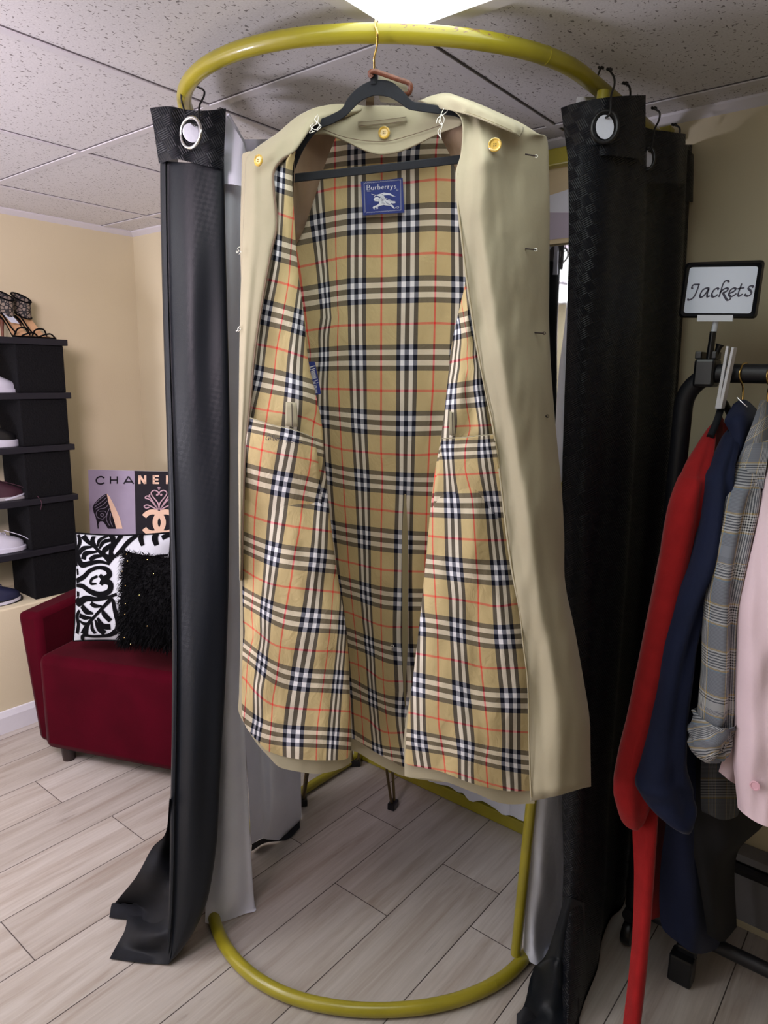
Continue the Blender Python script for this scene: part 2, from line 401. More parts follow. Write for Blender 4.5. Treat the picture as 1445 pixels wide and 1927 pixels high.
# floor: planks as separate faces in one mesh, with a dark sub-layer showing in the gaps
b = MB(); pw = .194; x0 = -1.202; pl = 1.22; gap = .0013
known = {0: 1.300, -1: 1.612, -2: 1.357, -3: .62, -6: .98, 2: 1.416, 1: .35, -4: 1.05, -5: .2}
tones = []
for c in range(-11, 19):
    xa, xb = x0+c*pw, x0+(c+1)*pw
    if xb < XL or xa > XR: continue
    j = known.get(c, random.uniform(0, 1.2)); y = j-4*pl
    while y < 2.2:
        a0, a1 = max(y, YF), min(y+pl, 2.05)
        if a1-a0 > .02:
            uo, vo = random.uniform(0, 30), random.uniform(0, 30)
            q = [(xa+gap, a0+gap), (xb-gap, a0+gap), (xb-gap, a1-gap), (xa+gap, a1-gap)]
            b.add([(p[0], p[1], 0) for p in q], [(0, 1, 2, 3)], [(p[0]+uo, p[1]+vo) for p in q]); tones += [random.random()]*4
        y += pl
b.add([(XL-.1, YF, -.0015), (XR, YF, -.0015), (XR, 2.05, -.0015), (XL-.1, 2.05, -.0015)], [(0, 1, 2, 3)], None, 1); tones += [1]*4
fl = struct(b.build('floor', [floor_mat(), MT['groove']], smooth=False, loc=(0, 0, 0)))
at = fl.data.attributes.new('tone', 'FLOAT', 'POINT'); at.data.foreach_set('value', tones)
# ceiling
b = MB(); b.box((XU-.1, YF-.1, ZC), (XR+.1, 2.1, ZC+.05)); struct(b.build('ceiling', ceil_mat(), smooth=False, loc=(0, 0, ZC)))
b = MB(); tw = .022
for k in range(-4, 6):
    x = -.911-.6155*k
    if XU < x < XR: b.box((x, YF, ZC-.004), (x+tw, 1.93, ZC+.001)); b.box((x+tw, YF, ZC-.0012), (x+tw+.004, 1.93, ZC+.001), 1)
for k in range(0, 7):
    y = 1.779-.614*k
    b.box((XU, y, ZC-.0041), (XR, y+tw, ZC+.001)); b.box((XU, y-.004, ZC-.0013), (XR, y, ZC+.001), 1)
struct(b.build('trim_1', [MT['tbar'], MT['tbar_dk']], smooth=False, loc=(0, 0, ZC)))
# walls
b = MB(); b.box((XU-.1, YF, 0), (XU, 2.0, ZC)); struct(b.build('wall_left', wm, smooth=False, loc=(XU, 0, 0)))
b = MB(); b.box((XU, YF, 0), (XL, 1.94, ZL)); struct(b.build('trim_3', wm, smooth=False, loc=(XL, 0, 0), bevel=.006))
def wall_slab(name, p, q, th=.1):
    p, q = np.array(p), np.array(q); d = (q-p)/np.linalg.norm(q-p); nn = np.array([-d[1], d[0]])*th
    b = MB(); c = [p, q, q+nn, p+nn]
    b.add([(*v, 0) for v in c]+[(*v, ZC) for v in c], [(0, 1, 5, 4), (1, 2, 6, 5), (2, 3, 7, 6), (3, 0, 4, 7), (0, 3, 2, 1), (4, 5, 6, 7)])
    return struct(b.build(name, wm, smooth=False, loc=(*p, 0)))
wall_slab('wall_back', WA-(.3, -.0065), WB)
wall_slab('wall_right', (XR, 1.9), (XR, YF)); wall_slab('wall_front', (XR, YF), (XU-.3, YF))
def baseboard(name, prof, p, q):
    p, q = np.array(p), np.array(q); d = (q-p)/np.linalg.norm(q-p); nn = np.array([d[1], -d[0]])
    b = MB(); n = len(prof); V = [(*(e+nn*a), z) for e in (p, q) for a, z in prof]
    b.add(V, [(i, (i+1) % n, n+(i+1) % n, n+i) for i in range(n)]+[tuple(range(n-1, -1, -1)), tuple(range(n, 2*n))])
    return struct(b.build(name, MT['trimwhite'], smooth=False, loc=(*p, 0)))
prof = [(0, 0), (.014, 0), (.014, .068), (.009, .082), (.006, .09), (0, .092)]
baseboard('baseboard_left', prof, (XL, YF), (XL, 1.93))
baseboard('baseboard_back', prof, (XL, wall_y(XL)), (-.42, wall_y(-.42)))
b = MB()
for p, q in (((XU, YF), (XU, 1.946)), ((XU, 1.946), (XR, 1.832))):
    p, q = np.array(p), np.array(q); d = (q-p)/np.linalg.norm(q-p); nn = np.array([d[1], -d[0]])
    V = [(*(e+nn*a), z) for e in (p, q) for a, z in ((0, ZC-.022), (.02, ZC-.006), (.02, ZC), (0, ZC))]
    b.add(V, [(i, (i+1) % 4, 4+(i+1) % 4, 4+i) for i in range(4)])
struct(b.build('trim_2', MT['tbar'], smooth=False, loc=(XU, 1.9, ZC)))
# ceiling lights
def emis(name, c, st):
    t = NT(name); t.b.inputs['Emission Color'].default_value = c; t.b.inputs['Emission Strength'].default_value = st; t.col((.9, .9, .9, 1)); return t.m
EM = emis('diffuser_glow', (.92, 1, .97, 1), 3.4)
def ceiling_light(x0, y0, x1, y1, label, em):
    t = thing('ceiling_light', ((x0+x1)/2, (y0+y1)/2, ZC), label, 'light', 'ceiling light panels')
    b = MB(); w = .03
    for a, c in (((x0, y0), (x1, y0+w)), ((x0, y1-w), (x1, y1)), ((x0, y0+w), (x0+w, y1-w)), ((x1-w, y0+w), (x1, y1-w))):
        b.box((*a, ZC-.012), (*c, ZC-.0005))
    b.build('frame', MT['tbar'], t, smooth=False)
    b = MB(); b.box((x0+w, y0+w, ZC-.008), (x1-w, y1-w, ZC-.002)); b.build('diffuser', em, t, smooth=False)
ceiling_light(-.93, .0, -.33, 1.17, 'bright rectangular ceiling light panel above the trench coat', EM)
# ================================================================== D-SHAPED STAND
RC = np.array([-.768, .963])*S; RR = .323*S; ZT = 1.404*S-.004; TR = .0158; YB = 1.283*S
WEAR = (RC[0]+.278, RC[0]+.42, ZT+.002, ZT+.0152)
MT['yellow'] = yellow_mat()
st = thing('curtain_stand', (RC[0], RC[1], 0), 'tall yellow tubular stand with a round front that the coat hangs from', 'stand')
_ra, _rv = [0, 62, 90, 108, 124, 138, 150, 162, 180], [.323, .329, .324, .313, .304, .3045, .309, .317, .323]
def rad(a):                              # the hoop is very slightly flattened at its front right
    d = math.degrees(a); w = [-10, 0, 10]; return S*sum(float(np.interp(d+k, _ra, _rv)) for k in w)/3
def dpath(z):
    P = [(RC[0]-RR, YB, z)]+[(RC[0]-RR, RC[1]+(YB-RC[1])*f, z) for f in (.66, .33)]
    P += [(RC[0]-rad(a)*math.cos(a), RC[1]-rad(a)*math.sin(a), z) for a in np.linspace(0, math.pi, 61)]
    P += [(RC[0]+RR, RC[1]+(YB-RC[1])*f, z) for f in (.33, .66)]+[(RC[0]+RR, YB, z)]; return P
MB().tube(dpath(ZT), TR, 20).build('top_hoop', MT['yellow'], st)
MB().tube(dpath(TR), TR, 20).build('base_hoop', MT['yellow'], st)
for a in (math.pi*.27, math.pi*.92):                     # butt joints in the tube
    for z in (ZT, TR):
        p = lambda a, e: np.array((RC[0]-rad(a)*math.cos(a+e), RC[1]-rad(a)*math.sin(a+e), z))
        MB().tube([p(a, -.003), p(a, .003)], TR+.0006, 20).build('joint', MT['yellow'], st)
pb = at_z(970, 1802, .02); ptp = at_d(1136, 172, 1.6)
ptp = on_plane(1136, 172, (0, 0, ZT-.02), (0, 0, 1)); pb[2] = .03
MB().tube([pb, ptp], .0128, 16).build('post', MT['yellow'], st)
MB().tube([(RC[0]-RR, RC[1]+.03, .03), (RC[0]-RR, RC[1]+.03, ZT)], .0128, 16).build('post', MT['yellow'], st)
for z in (.024, ZT):
    MB().box((RC[0]-RR-.03, YB-.016, z-.022), (RC[0]+RR+.03, YB+.016, z+.022)).build('back_rail', MT['yellow'], st, smooth=False, bevel=.004)
for x in (RC[0]-RR, RC[0]+RR):
    MB().tube([(x, YB, .03), (x, YB, ZT)], .0128, 16).build('post', MT['yellow'], st)
# ================================================================== TRENCH COAT ON HANGER
HK = on_plane(708, 62, (0, 0, ZT), (0, 0, 1)); HK = np.array([HK[0], HK[1], ZT])
CA = math.radians(30); CU = np.array([math.cos(CA), math.sin(CA), 0]); CN = np.array([math.sin(CA), -math.cos(CA), 0])
def cp(px, py, n=0.): return on_plane(px, py, HK+CN*n, CN)
hg = thing('velvet_hanger', cp(708, 180), 'black velvet hanger holding the open trench coat on the yellow hoop', 'hanger')
bow = [(545, 292, 545, 345), (560, 260, 568, 288), (580, 239, 587, 258), (600, 225, 604, 242), (618, 218, 624, 234), (643, 204, 648, 221), (654, 185, 662, 207), (672, 166, 679, 191), (695, 153, 698, 182), (715, 150, 713, 180), (737, 154, 734, 184), (758, 171, 752, 194), (776, 190, 769, 206), (798, 194, 798, 211), (834, 200, 834, 216), (862, 204, 862, 221), (880, 220, 870, 236), (888, 246, 880, 292)]
top = smooth_line([q[:2] for q in bow], 4); bot = smooth_line([q[2:] for q in bow], 4)[::-1]
# hanger silhouette in two plates: shoulder bow and bar
def strip_plate(A, B, n, th):
    k = len(A); b = MB(); B = [np.array(q, float) for q in B[::-1]]
    V = []
    for dn in (th/2, -th/2):
        for p, q in zip(A, B): V += [cp(p[0], p[1], n+dn), cp(q[0], q[1], n+dn)]
    Fc = []; o = 2*k
    for i in range(k-1):
        Fc += [(2*i, 2*i+1, 2*i+3, 2*i+2), (o+2*i, o+2*i+2, o+2*i+3, o+2*i+1), (2*i, 2*i+2, o+2*i+2, o+2*i), (2*i+1, o+2*i+1, o+2*i+3, 2*i+3)]
    Fc += [(0, o, o+1, 1), (2*k-2, 2*k-1, o+2*k-1, o+2*k-2)]
    return b.add(V, Fc)
strip_plate(top, bot, -.004, .007).build('shoulder_bow', MT['velvet'], hg, bevel=.0015)
strip_plate([(540, 328), (700, 311), (886, 289)], [(886, 306), (700, 327), (540, 345)], -.004, .0065).build('trouser_bar', MT['velvet'], hg, bevel=.0015)
MB().lathe([(.0066, -.012), (.0066, .006), (.0045, .011), (.002, .012)], cp(704, 146, -.004), (0, 0, 1), 16).build('neck', MT['velvet'], hg)
hp = [(703, 150), (704, 138), (704, 120), (704, 108), (708, 92), (710, 78), (710, 62), (709, 50)]
P = [cp(x, y, -.004+(.023+.003)*max(0, min(1, (130-y)/70))) for x, y in hp]
tp = HK+np.array([0, 0, TR+.003])
P = P[:-1]+[HK+CN*(TR+.0028)*math.cos(a)+np.array([0, 0, 1])*(TR+.0028)*math.sin(a)+CU*.001 for a in np.linspace(.1, 2.9, 10)]
MB().tube(smooth_line(P, 4), .0019, 10).build('hook', MT['gold'], hg, label='thin gold wire hook')
coat = thing('trench_coat', cp(720, 700, -.02), 'open beige trench coat with checked lining hanging in the middle', 'coat')
def wrk(seed, amp, sx=70, sy=150):
    def d(p, s, t):
        a = nz(p[0]/sx+seed, p[1]/sy, seed)+.5*nz(p[0]/(sx*.4), p[1]/(sy*.45)+seed, 3)
        return np.array([0, 0, amp*a])
    return d
def cloth(name, rows, nu, nv, mat, parent=coat, disp=None, uf=None, fn=cp, label=None, uvs=1/300., solid=0):
    V, Fc, PX, ST = grid(rows, nu, nv, fn, disp)
    U = np.c_[uf[0](PX), -uf[1](PX)] if uf else PX*uvs
    b = MB(); b.add(V, Fc, U); return b.build(name, mat, parent, label=label, solid=solid, autosmooth=False)
# --- check fields traced along the cloth
UB = TPS([(0, [(631, 240), (630.7, 280), (629.6, 371), (630.7, 486), (633.7, 611), (635.3, 714), (640, 801), (645.5, 898), (649, 958), (656, 1067), (665, 1160), (672, 1225), (679, 1322), (682, 1371)]),
 (1, [(718, 280), (718, 405), (718, 485), (717, 611), (717, 714), (716.5, 849), (719, 898), (716.5, 995), (716, 1092), (716, 1177), (719, 1286), (726.7, 1358), (738.8, 1436)]),
 (2, [(825, 250), (820, 280), (820.5, 421), (818.8, 562), (815, 720), (808, 831), (803, 936), (801, 1015), (799, 1081)]),
 (.5, [(669, 280), (671, 417), (671, 611), (674.6, 791), (682, 920), (685.5, 1012), (688, 1116), (697, 1225), (702.5, 1317), (711, 1419)]),
 (1.5, [(767, 300), (768, 421), (767, 546), (765, 666), (763.7, 795), (762, 910), (760, 1010), (758, 1200), (764, 1300)]),
 (2.5, [(866, 280), (866, 421), (868, 562), (862, 720), (852, 850)]),
 (-.5, [(590, 300), (596.5, 371), (610, 508), (618, 600)]), (-1, [(545, 420), (561, 499), (577, 622), (585, 668)])], 1.5)
VB = TPS([(-1, [(600, 232), (720, 216), (850, 214)]), (0, [(577, 367), (630.7, 354), (677.5, 349.7), (762, 344.7), (820, 337.6), (855, 340)]),
 (1, [(563, 502.7), (629.6, 488), (659, 482), (717.5, 483), (740, 481), (821, 476), (868, 481)]),
 (2, [(579, 622.6), (633, 613.5), (716.4, 610.5), (740, 610.6), (820, 608), (846, 609.4)]),
 (3, [(604, 732), (636, 732), (716.5, 735.7), (778.8, 735.7), (838.6, 736)]),
 (4, [(617, 838), (640.7, 846), (716.5, 854), (779, 857), (824, 854.6)]),
 (5, [(617, 943), (639.5, 952.5), (718, 959.7), (759, 964.6), (803, 967.4)]),
 (6, [(643, 1055), (716, 1072), (755.7, 1074.8), (799, 1076)]), (7, [(662, 1155), (716, 1178), (754.5, 1180), (790, 1180)]),
 (8, [(660, 1247), (684, 1254), (718, 1281), (755.7, 1282)]), (9, [(660, 1341.6), (696, 1353.7), (709.7, 1374), (728, 1380), (760, 1378)]), (10, [(660, 1436), (760, 1470)])], 1.5)
ULf = TPS([(0, [(556, 340), (553.5, 383), (549.6, 428), (542.8, 536), (531.4, 600), (520, 657), (514, 718), (502.7, 777), (493.5, 837), (485.7, 910), (478.4, 983), (477, 1092), (477, 1116), (473.6, 1160), (479.7, 1196), (466, 1245), (465, 1298)]),
 (1, [(596, 770), (588.6, 801), (587.4, 825), (582.6, 886), (573, 922), (564, 995), (553.5, 1043), (547.5, 1092), (539, 1140), (527, 1218), (519.6, 1286), (511, 1329), (506, 1414)]),
 (2, [(637, 1030), (631, 1080), (625.7, 1157), (616.5, 1235), (607, 1303), (597, 1370), (596, 1429)]),
 (.5, [(568, 560), (561, 622), (554, 691), (548.7, 811), (528, 912), (513.6, 1031), (500, 1136), (492, 1249), (482, 1298), (487, 1353)]),
 (1.5, [(605.6, 946), (599.5, 1050), (585, 1165), (565.6, 1269), (551, 1387)]),
 (-.5, [(524, 325), (517.7, 481), (496, 584), (483, 702)]), (2.5, [(648, 1100), (643, 1194), (633, 1303), (624, 1419)])], 2)
VLf = TPS([(-.5, [(515, 335), (548, 345)]), (0, [(515, 399), (524.5, 402), (540, 408)]), (1, [(505, 527), (540.5, 534.7), (558.8, 542.7)]), (2, [(486.8, 649), (520, 654.6), (576, 673)]),
 (3, [(474.8, 768), (535, 778), (585, 789), (599.5, 801)]), (4, [(465, 853), (514.8, 866.5), (582.6, 878.6)]), (5, [(465, 969), (500, 981), (551, 991), (617.7, 999.7)]),
 (6, [(464, 1075), (476, 1085), (510, 1100), (545, 1105), (636, 1115)]), (7, [(460, 1171), (478, 1184), (510, 1212), (527, 1218), (587, 1225), (631, 1226)]),
 (8, [(459, 1274), (478, 1301), (510, 1326), (551, 1333), (619, 1337)]), (9, [(500, 1432), (620, 1440)])], 2)
URf = TPS([(0, [(820, 880), (814, 937), (813.6, 1029), (817.6, 1094), (819, 1147), (823, 1194), (824, 1260), (824, 1357), (837, 1440)]),
 (1, [(886, 640), (884, 692), (876, 712), (874, 724), (879, 766), (888.6, 805), (876.7, 831), (874, 884), (888.6, 937), (893.8, 1015), (899, 1094), (900, 1200), (903, 1241), (914, 1344), (920, 1404), (913, 1427), (917, 1476)]),
 (.5, [(862, 609), (853, 700), (845, 770), (841, 837), (850, 950), (852, 997), (854, 1068), (861, 1126), (861.5, 1190), (868.7, 1302), (878, 1418)]),
 (1.5, [(886, 600), (901.7, 739), (911, 837), (926.7, 955), (933, 1015), (940, 1076), (948, 1181), (950, 1200), (961.5, 1313), (961.5, 1418), (964, 1476)]),
 (-.5, [(788, 1172), (785.7, 1294), (788, 1399)])], 2)
VRf = TPS([(0, [(864.7, 550), (878.8, 539)]), (1, [(846, 682), (904.7, 669)]), (2, [(833, 805), (863.6, 802), (921, 801)]), (3, [(819, 896), (871.5, 896), (932, 892)]),
 (4, [(809.7, 1009), (845, 1013), (908, 1017), (950, 1017)]), (5, [(796.5, 1120), (845, 1126), (908, 1136), (932, 1143), (971, 1136)]), (6, [(783, 1230), (823, 1237), (870, 1245), (911.6, 1258), (986, 1257)]),
 (7, [(769, 1341), (823, 1353), (878, 1364), (917, 1373), (970, 1377)]), (8, [(770, 1440), (850, 1452), (917, 1474), (975, 1488)])], 2)
# --- back of the coat: lining and shell
kb = [(0, -.085), (.12, -.10), (.3, -.112), (.5, -.115), (.62, -.112), (.75, -.116), (.9, -.1), (1, -.085)]
tb = [(236, 560, 885), (300, 548, 895), (420, 525, 905), (560, 520, 915), (700, 530, 920), (850, 545, 915), (1000, 560, 910), (1150, 580, 890), (1300, 600, 870, 1315), (1395, 615, 860, 1440), (1428, 620, 850, 1465)]
rows = rows_lr(tb, kb)
rows[-2] = [(615, 1385, -.08), (640, 1388, -.095), (668, 1392, -.112), (700, 1412, -.115), (738, 1432, -.11), (765, 1444, -.112), (815, 1440, -.1), (860, 1440, -.085)]
rows[-1] = [(x, y+10, k) for x, y, k in rows[-2]]
rows = rows[:-1]
cloth('back_lining', rows, 60, 110, MT['plaid2'], disp=wrk(1.7, .006, 60, 130), uf=(UB, VB))
rs = [[(x+(x-720)*.05, y, k-.012) for x, y, k in r] for r in rows_lr(tb[:-2], kb)]
rs.append([(612, 1408, -.095), (640, 1412, -.108), (668, 1414, -.124), (700, 1432, -.127), (738, 1452, -.122), (765, 1462, -.124), (815, 1470, -.112), (888, 1476, -.097)])
cloth('back_shell', rs, 40, 60, MT['tan'], disp=wrk(2.7, .004))
# vent: the slit showing shell cloth
rows = [[(761, 930, -.098), (764, 930, -.099)], [(757, 1000, -.097), (767, 1000, -.1)], [(757, 1100, -.097), (768, 1100, -.1)], [(757, 1220, -.097), (767, 1220, -.1)], [(759, 1290, -.097), (763, 1290, -.1)], [(762, 1330, -.098), (764, 1330, -.099)]]
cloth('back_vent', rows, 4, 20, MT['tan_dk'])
# sleeve lining glimpsed inside each shoulder
cloth('sleeve_lining', [[(556, 252, -.01), (590, 246, -.05), (632, 258, -.085)], [(554, 300, .0), (585, 300, -.06), (612, 308, -.09)], [(552, 360, .0), (572, 360, -.06), (592, 372, -.09)], [(550, 420, -.02), (560, 425, -.06), (572, 430, -.09)], [(548, 450, -.03), (552, 455, -.06), (558, 460, -.085)]], 16, 24, MT['satin_brown'], disp=wrk(5, .006, 30, 40))
cloth('sleeve_lining', [[(822, 248, -.085), (845, 235, -.04), (872, 225, -.01)], [(838, 275, -.09), (855, 270, -.05), (872, 268, -.01)], [(852, 305, -.09), (862, 305, -.06), (874, 305, -.01)], [(864, 350, -.09), (869, 350, -.06), (876, 350, -.01)]], 14, 16, MT['satin_brown'], disp=wrk(6, .006, 30, 40))
# sleeves hanging outside, behind the open fronts
for pts in ([(508, 300), (500, 520), (515, 800), (530, 1010)], [(930, 290), (950, 520), (950, 800), (945, 1030)]):
    b = MB(); P = smooth_line([cp(x, y, -.03) for x, y in pts], 6)
    b.tube(P, list(np.linspace(.052, .038, len(P))), 16); b.build('sleeve', MT['tan'], coat)
# collar at the back neck
ct = [(575, 238, 'a')]
T_ = [(566, 236, -.02), (600, 216, -.045), (640, 204, -.07), (690, 200, -.08), (740, 200, -.08), (785, 205, -.07), (820, 212, -.05), (868, 222, -.01)]
M1 = [(566, 246, -.012), (602, 234, -.035), (640, 232, -.055), (690, 232, -.062), (735, 230, -.062), (782, 226, -.055), (828, 224, -.035), (870, 228, -.004)]
M2 = [(568, 252, -.012), (605, 247, -.033), (645, 258, -.05), (690, 264, -.054), (732, 264, -.054), (780, 252, -.05), (830, 236, -.033), (870, 231, -.004)]
B_ = [(572, 255, -.012), (612, 252, -.032), (650, 266, -.045), (690, 285, -.048), (722, 291, -.048), (765, 281, -.046), (825, 252, -.032), (868, 236, -.004)]
cloth('collar', [T_, M1, M2, B_], 56, 20, MT['tan'], disp=wrk(9, .003, 40, 60), solid=.0025)
def seam(name, pts, mat, r=.0007, parent=coat, n=0.001):
    MB().tube([cp(x, y, k+n) for x, y, k in smooth_line(pts, 6)], r, 6).build(name, mat, parent)
seam('stitch_line', [(608, 243, -.03), (645, 257, -.045), (690, 265, -.05), (732, 265, -.05), (780, 252, -.045), (828, 236, -.03)], MT['tape'], .0006, n=.004)
rows = [[(673, 228, -.05), (718, 224, -.05), (765, 218, -.05)], [(674, 239, -.05), (719, 235, -.05), (766, 230, -.05)]]
cloth('hanger_loop', rows, 8, 3, MT['tan'], solid=.002)
seam('stitch_line', [(676, 230, -.048), (718, 226, -.048), (763, 220, -.048)], MT['tape'], .0004, n=.002)
seam('stitch_line', [(676, 237, -.048), (718, 233, -.048), (763, 228, -.048)], MT['tape'], .0004, n=.002)
# --- left front: lining, shell, facing
FE = [(285, 556), (330, 550), (400, 553), (500, 560), (600, 572), (680, 580), (740, 593), (800, 605), (870, 610), (950, 618), (1030, 627), (1100, 637), (1200, 652), (1300, 657), (1375, 660), (1412, 660)]  # fold edge
IE = [(285, 540), (330, 513), (400, 519), (500, 505), (600, 488), (680, 476), (740, 472), (800, 463), (870, 458), (950, 455), (1030, 455), (1100, 456), (1200, 457), (1300, 455), (1375, 460), (1412, 500)]
rows = []
for (y, xr), (_, xl) in zip(FE, IE):
    w = xr-xl; wr = min(1, (y-250)/500)
    dyl = 0; ybot = y
    ys = [y]*6
    if y == 1375: ys = [1362, 1386, 1394, 1394, 1390, 1382]
    if y == 1412: ys = [1412, 1424, 1430, 1431, 1428, 1412]
    xs = [xl, xl+.22*w, xl+.48*w, xl+.74*w, xl+.95*w, xr]
    ns = [.045, .05+.006*math.sin(y/60), .052, .048, .036, .022]
    rows.append([(x, yy, n) for x, yy, n in zip(xs, ys, ns)]+[(xr-4, ys[5], .0), (xr-26-.1*w, ys[5], -.06), (xr-60, ys[5], -.088)])
cloth('front_lining', rows, 66, 120, MT['plaid'], disp=wrk(11.3, .0065, 50, 110), uf=(ULf, VLf))
shell = []
for r in rows[9:]:
    shell.append([(r[0][0]-5, r[0][1], r[0][2]-.012)]+[(x, y, n-.012) for x, y, n in r[1:6]])
shell[-1] = [(497, 1405, .033), (520, 1440, .038), (555, 1451, .04), (600, 1456, .036), (640, 1447, .024), (661, 1435, .01)]
shell[-2] = [(452, 1348, .033), (480, 1385, .038), (520, 1400, .04), (600, 1400, .036), (640, 1395, .024), (662, 1390, .01)]
cloth('front_shell', shell, 30, 40, MT['tan'], disp=wrk(12, .003))
fr = [((688, 200, -.086), (672, 214, -.076)), ((660, 197, -.07), (640, 222, -.05)), ((636, 196, -.045), (616, 228, -.02)), ((612, 199, -.03), (600, 232, .0)), ((588, 205, -.012), (585, 240, .02)), ((556, 222, .0), (568, 264, .04)), ((522, 251, .012), (552, 285, .048)), ((482, 279, .018), (530, 299, .052)), ((464, 300, .02), (515, 320, .054)), ((461, 350, .03), (514, 352, .058)), ((458, 420, .036), (520, 422, .06)), ((456, 480, .04), (509, 477, .06)), ((453, 560, .044), (494, 560, .06)), ((451, 660, .047), (479, 660, .06)), ((450, 760, .05), (470, 760, .06)), ((449, 850, .05), (461, 850, .06)), ((450, 960, .05), (457, 960, .058)), ((451, 1092, .048), (454, 1092, .052))]
rows = []
for i, (a, b_) in enumerate(fr):
    a, b_ = np.array(a), np.array(b_)
    rows.append([tuple(a), tuple(a*.7+b_*.3+(0, 0, .012 if i > 5 else .006)), tuple(a*.4+b_*.6+(0, 0, .008 if i > 5 else .01)), tuple(b_), tuple(b_+(-1.5 if i > 7 else 0, 0, -.02))])
cloth('front_facing', rows, 30, 80, MT['tan'], disp=wrk(14, .004, 40, 120), solid=.0015)
seam('facing_piping', [(551, 287, .046), (531, 301, .052), (516, 321, .056), (515, 352, .06), (521, 422, .062), (510, 477, .062), (495, 560, .062), (480, 660, .062), (471, 760, .062), (462, 850, .062), (458, 960, .06), (455, 1090, .056)], MT['tape'], .0022)
# --- right front
FE = [(300, 872), (420, 874), (520, 876), (570, 867), (630, 853), (690, 845), (750, 839), (800, 833), (840, 827), (890, 818), (960, 810), (1040, 803), (1100, 797), (1180, 789), (1280, 777), (1360, 767), (1432, 762)]
IE = [(300, 878), (420, 880), (520, 888), (570, 893), (630, 902), (690, 914), (750, 924), (800, 934), (840, 938), (890, 947), (960, 956), (1040, 966), (1100, 978), (1180, 988), (1280, 998), (1360, 1003), (1432, 1003)]
rows = []
for (y, xl), (_, xr) in zip(FE, IE):
    w = xr-xl; ys = [y]*6
    if y == 1360: ys = [1360, 1366, 1376, 1392, 1404, 1402]
    if y == 1432: ys = [1436, 1441, 1452, 1474, 1488, 1488]
    xs = [xl, xl+.06*w, xl+.28*w, xl+.52*w, xl+.78*w, xr]
    ns = [.015, .03, .045, .05+.006*math.sin(y/70), .047, .032]
    rows.append([(xl+60, ys[0], -.088), (xl+26, ys[0], -.06), (xl+4, ys[0], -.01)]+[(x, yy, n) for x, yy, n in zip(xs, ys, ns)])
cloth('front_lining', rows, 66, 120, MT['plaid'], disp=wrk(21.3, .0065, 50, 110), uf=(URf, VRf))
shell = [[(x, y, n-.012) for x, y, n in r[3:]] for r in rows[6:]]
shell[-1] = [(761, 1460, .0), (772, 1463, .015), (830, 1469, .033), (888, 1490, .038), (945, 1512, .038), (1006, 1512, .03)]
shell[-2] = [(761, 1375, .0)]+[(x, y+6, n-.012) for x, y, n in rows[-2][4:]]
cloth('front_shell', shell, 30, 40, MT['tan'], disp=wrk(22, .003))
fa = [(786, 190, 806, 188, 822, 186, 836, 184), (828, 199, 840, 186, 856, 181, 872, 187), (858, 212, 880, 196, 925, 208, 968, 226), (870, 235, 905, 235, 960, 245, 1008, 251), (867, 290, 910, 290, 965, 285, 1025, 263),
 (858, 325, 905, 330, 965, 330, 1028, 320), (860, 385, 905, 390, 970, 395, 1030, 390), (866, 440, 912, 450, 975, 460, 1030, 460), (873, 500, 920, 520, 985, 540, 1030, 540), (882, 565, 930, 590, 990, 610, 1030, 610), (894, 645, 942, 665, 1000, 690, 1034, 690), (912, 735, 958, 750, 1012, 765, 1040, 765), (925, 800, 970, 820, 1022, 840, 1047, 840), (937, 880, 982, 900, 1032, 920, 1055, 920), (948, 975, 995, 990, 1040, 1010, 1060, 1010), (961, 1070, 1008, 1080, 1048, 1095, 1062, 1095), (976, 1145, 1022, 1160, 1066, 1185, 1080, 1185), (983, 1210, 1034, 1230, 1080, 1270, 1096, 1275), (992, 1290, 1045, 1310, 1094, 1345, 1108, 1350), (994, 1390, 1050, 1400, 1096, 1420, 1110, 1420), (998, 1508, 1050, 1497, 1096, 1483, 1111, 1480)]
rows = []
for i, r in enumerate(fa):
    a = min(1, i/5)
    ks = [.056, .082, .038, -.014] if i > 3 else [(-.05, -.052, -.055, -.06), (-.004, -.02, -.028, -.03), (.034, .02, .012, -.005), (.05, .05, .036, .01)][i]
    p = [(r[2*j], r[2*j+1], ks[j]) for j in range(4)]
    m = tuple((np.array(p[1])*.55+np.array(p[2])*.45)+(0, 0, .004)); m0 = tuple((np.array(p[0])*.5+np.array(p[1])*.5)+(0, 0, -.004+.006*math.sin(i*1.3)))
    rows.append([p[0], m0, p[1], m, p[2], p[3], (p[3][0]-3, p[3][1], p[3][2]-.03)])
cloth('front_facing', rows, 48, 110, MT['tan'], disp=wrk(24, .007, 42, 130), solid=.0015)
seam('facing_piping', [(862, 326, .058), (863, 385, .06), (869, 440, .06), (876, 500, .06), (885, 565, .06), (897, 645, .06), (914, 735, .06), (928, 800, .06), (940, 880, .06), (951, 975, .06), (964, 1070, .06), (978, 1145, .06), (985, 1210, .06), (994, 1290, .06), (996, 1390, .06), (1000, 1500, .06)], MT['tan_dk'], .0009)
# turned-out collar leaf lying over the right shoulder
rows = [[(790, 190, -.035), (806, 196, -.02), (822, 203, -.01)], [(812, 181, -.03), (834, 192, .008), (848, 208, .026)], [(838, 176, -.02), (860, 188, .04), (872, 214, .054)], [(860, 181, -.01), (888, 196, .056), (898, 222, .07)], [(905, 199, -.005), (928, 214, .066), (932, 236, .078)], [(950, 219, -.005), (966, 232, .06), (966, 250, .072)], [(984, 236, -.004), (984, 246, .05), (977, 258, .062)]]
cloth('collar_leaf', rows, 18, 40, MT['tan'], disp=wrk(26, .004, 30, 40), solid=.002)
seam('stitch_line', [(874, 210, .058), (898, 218, .074), (932, 232, .082), (964, 246, .076)], MT['tan_dk'], .0006, n=.003)
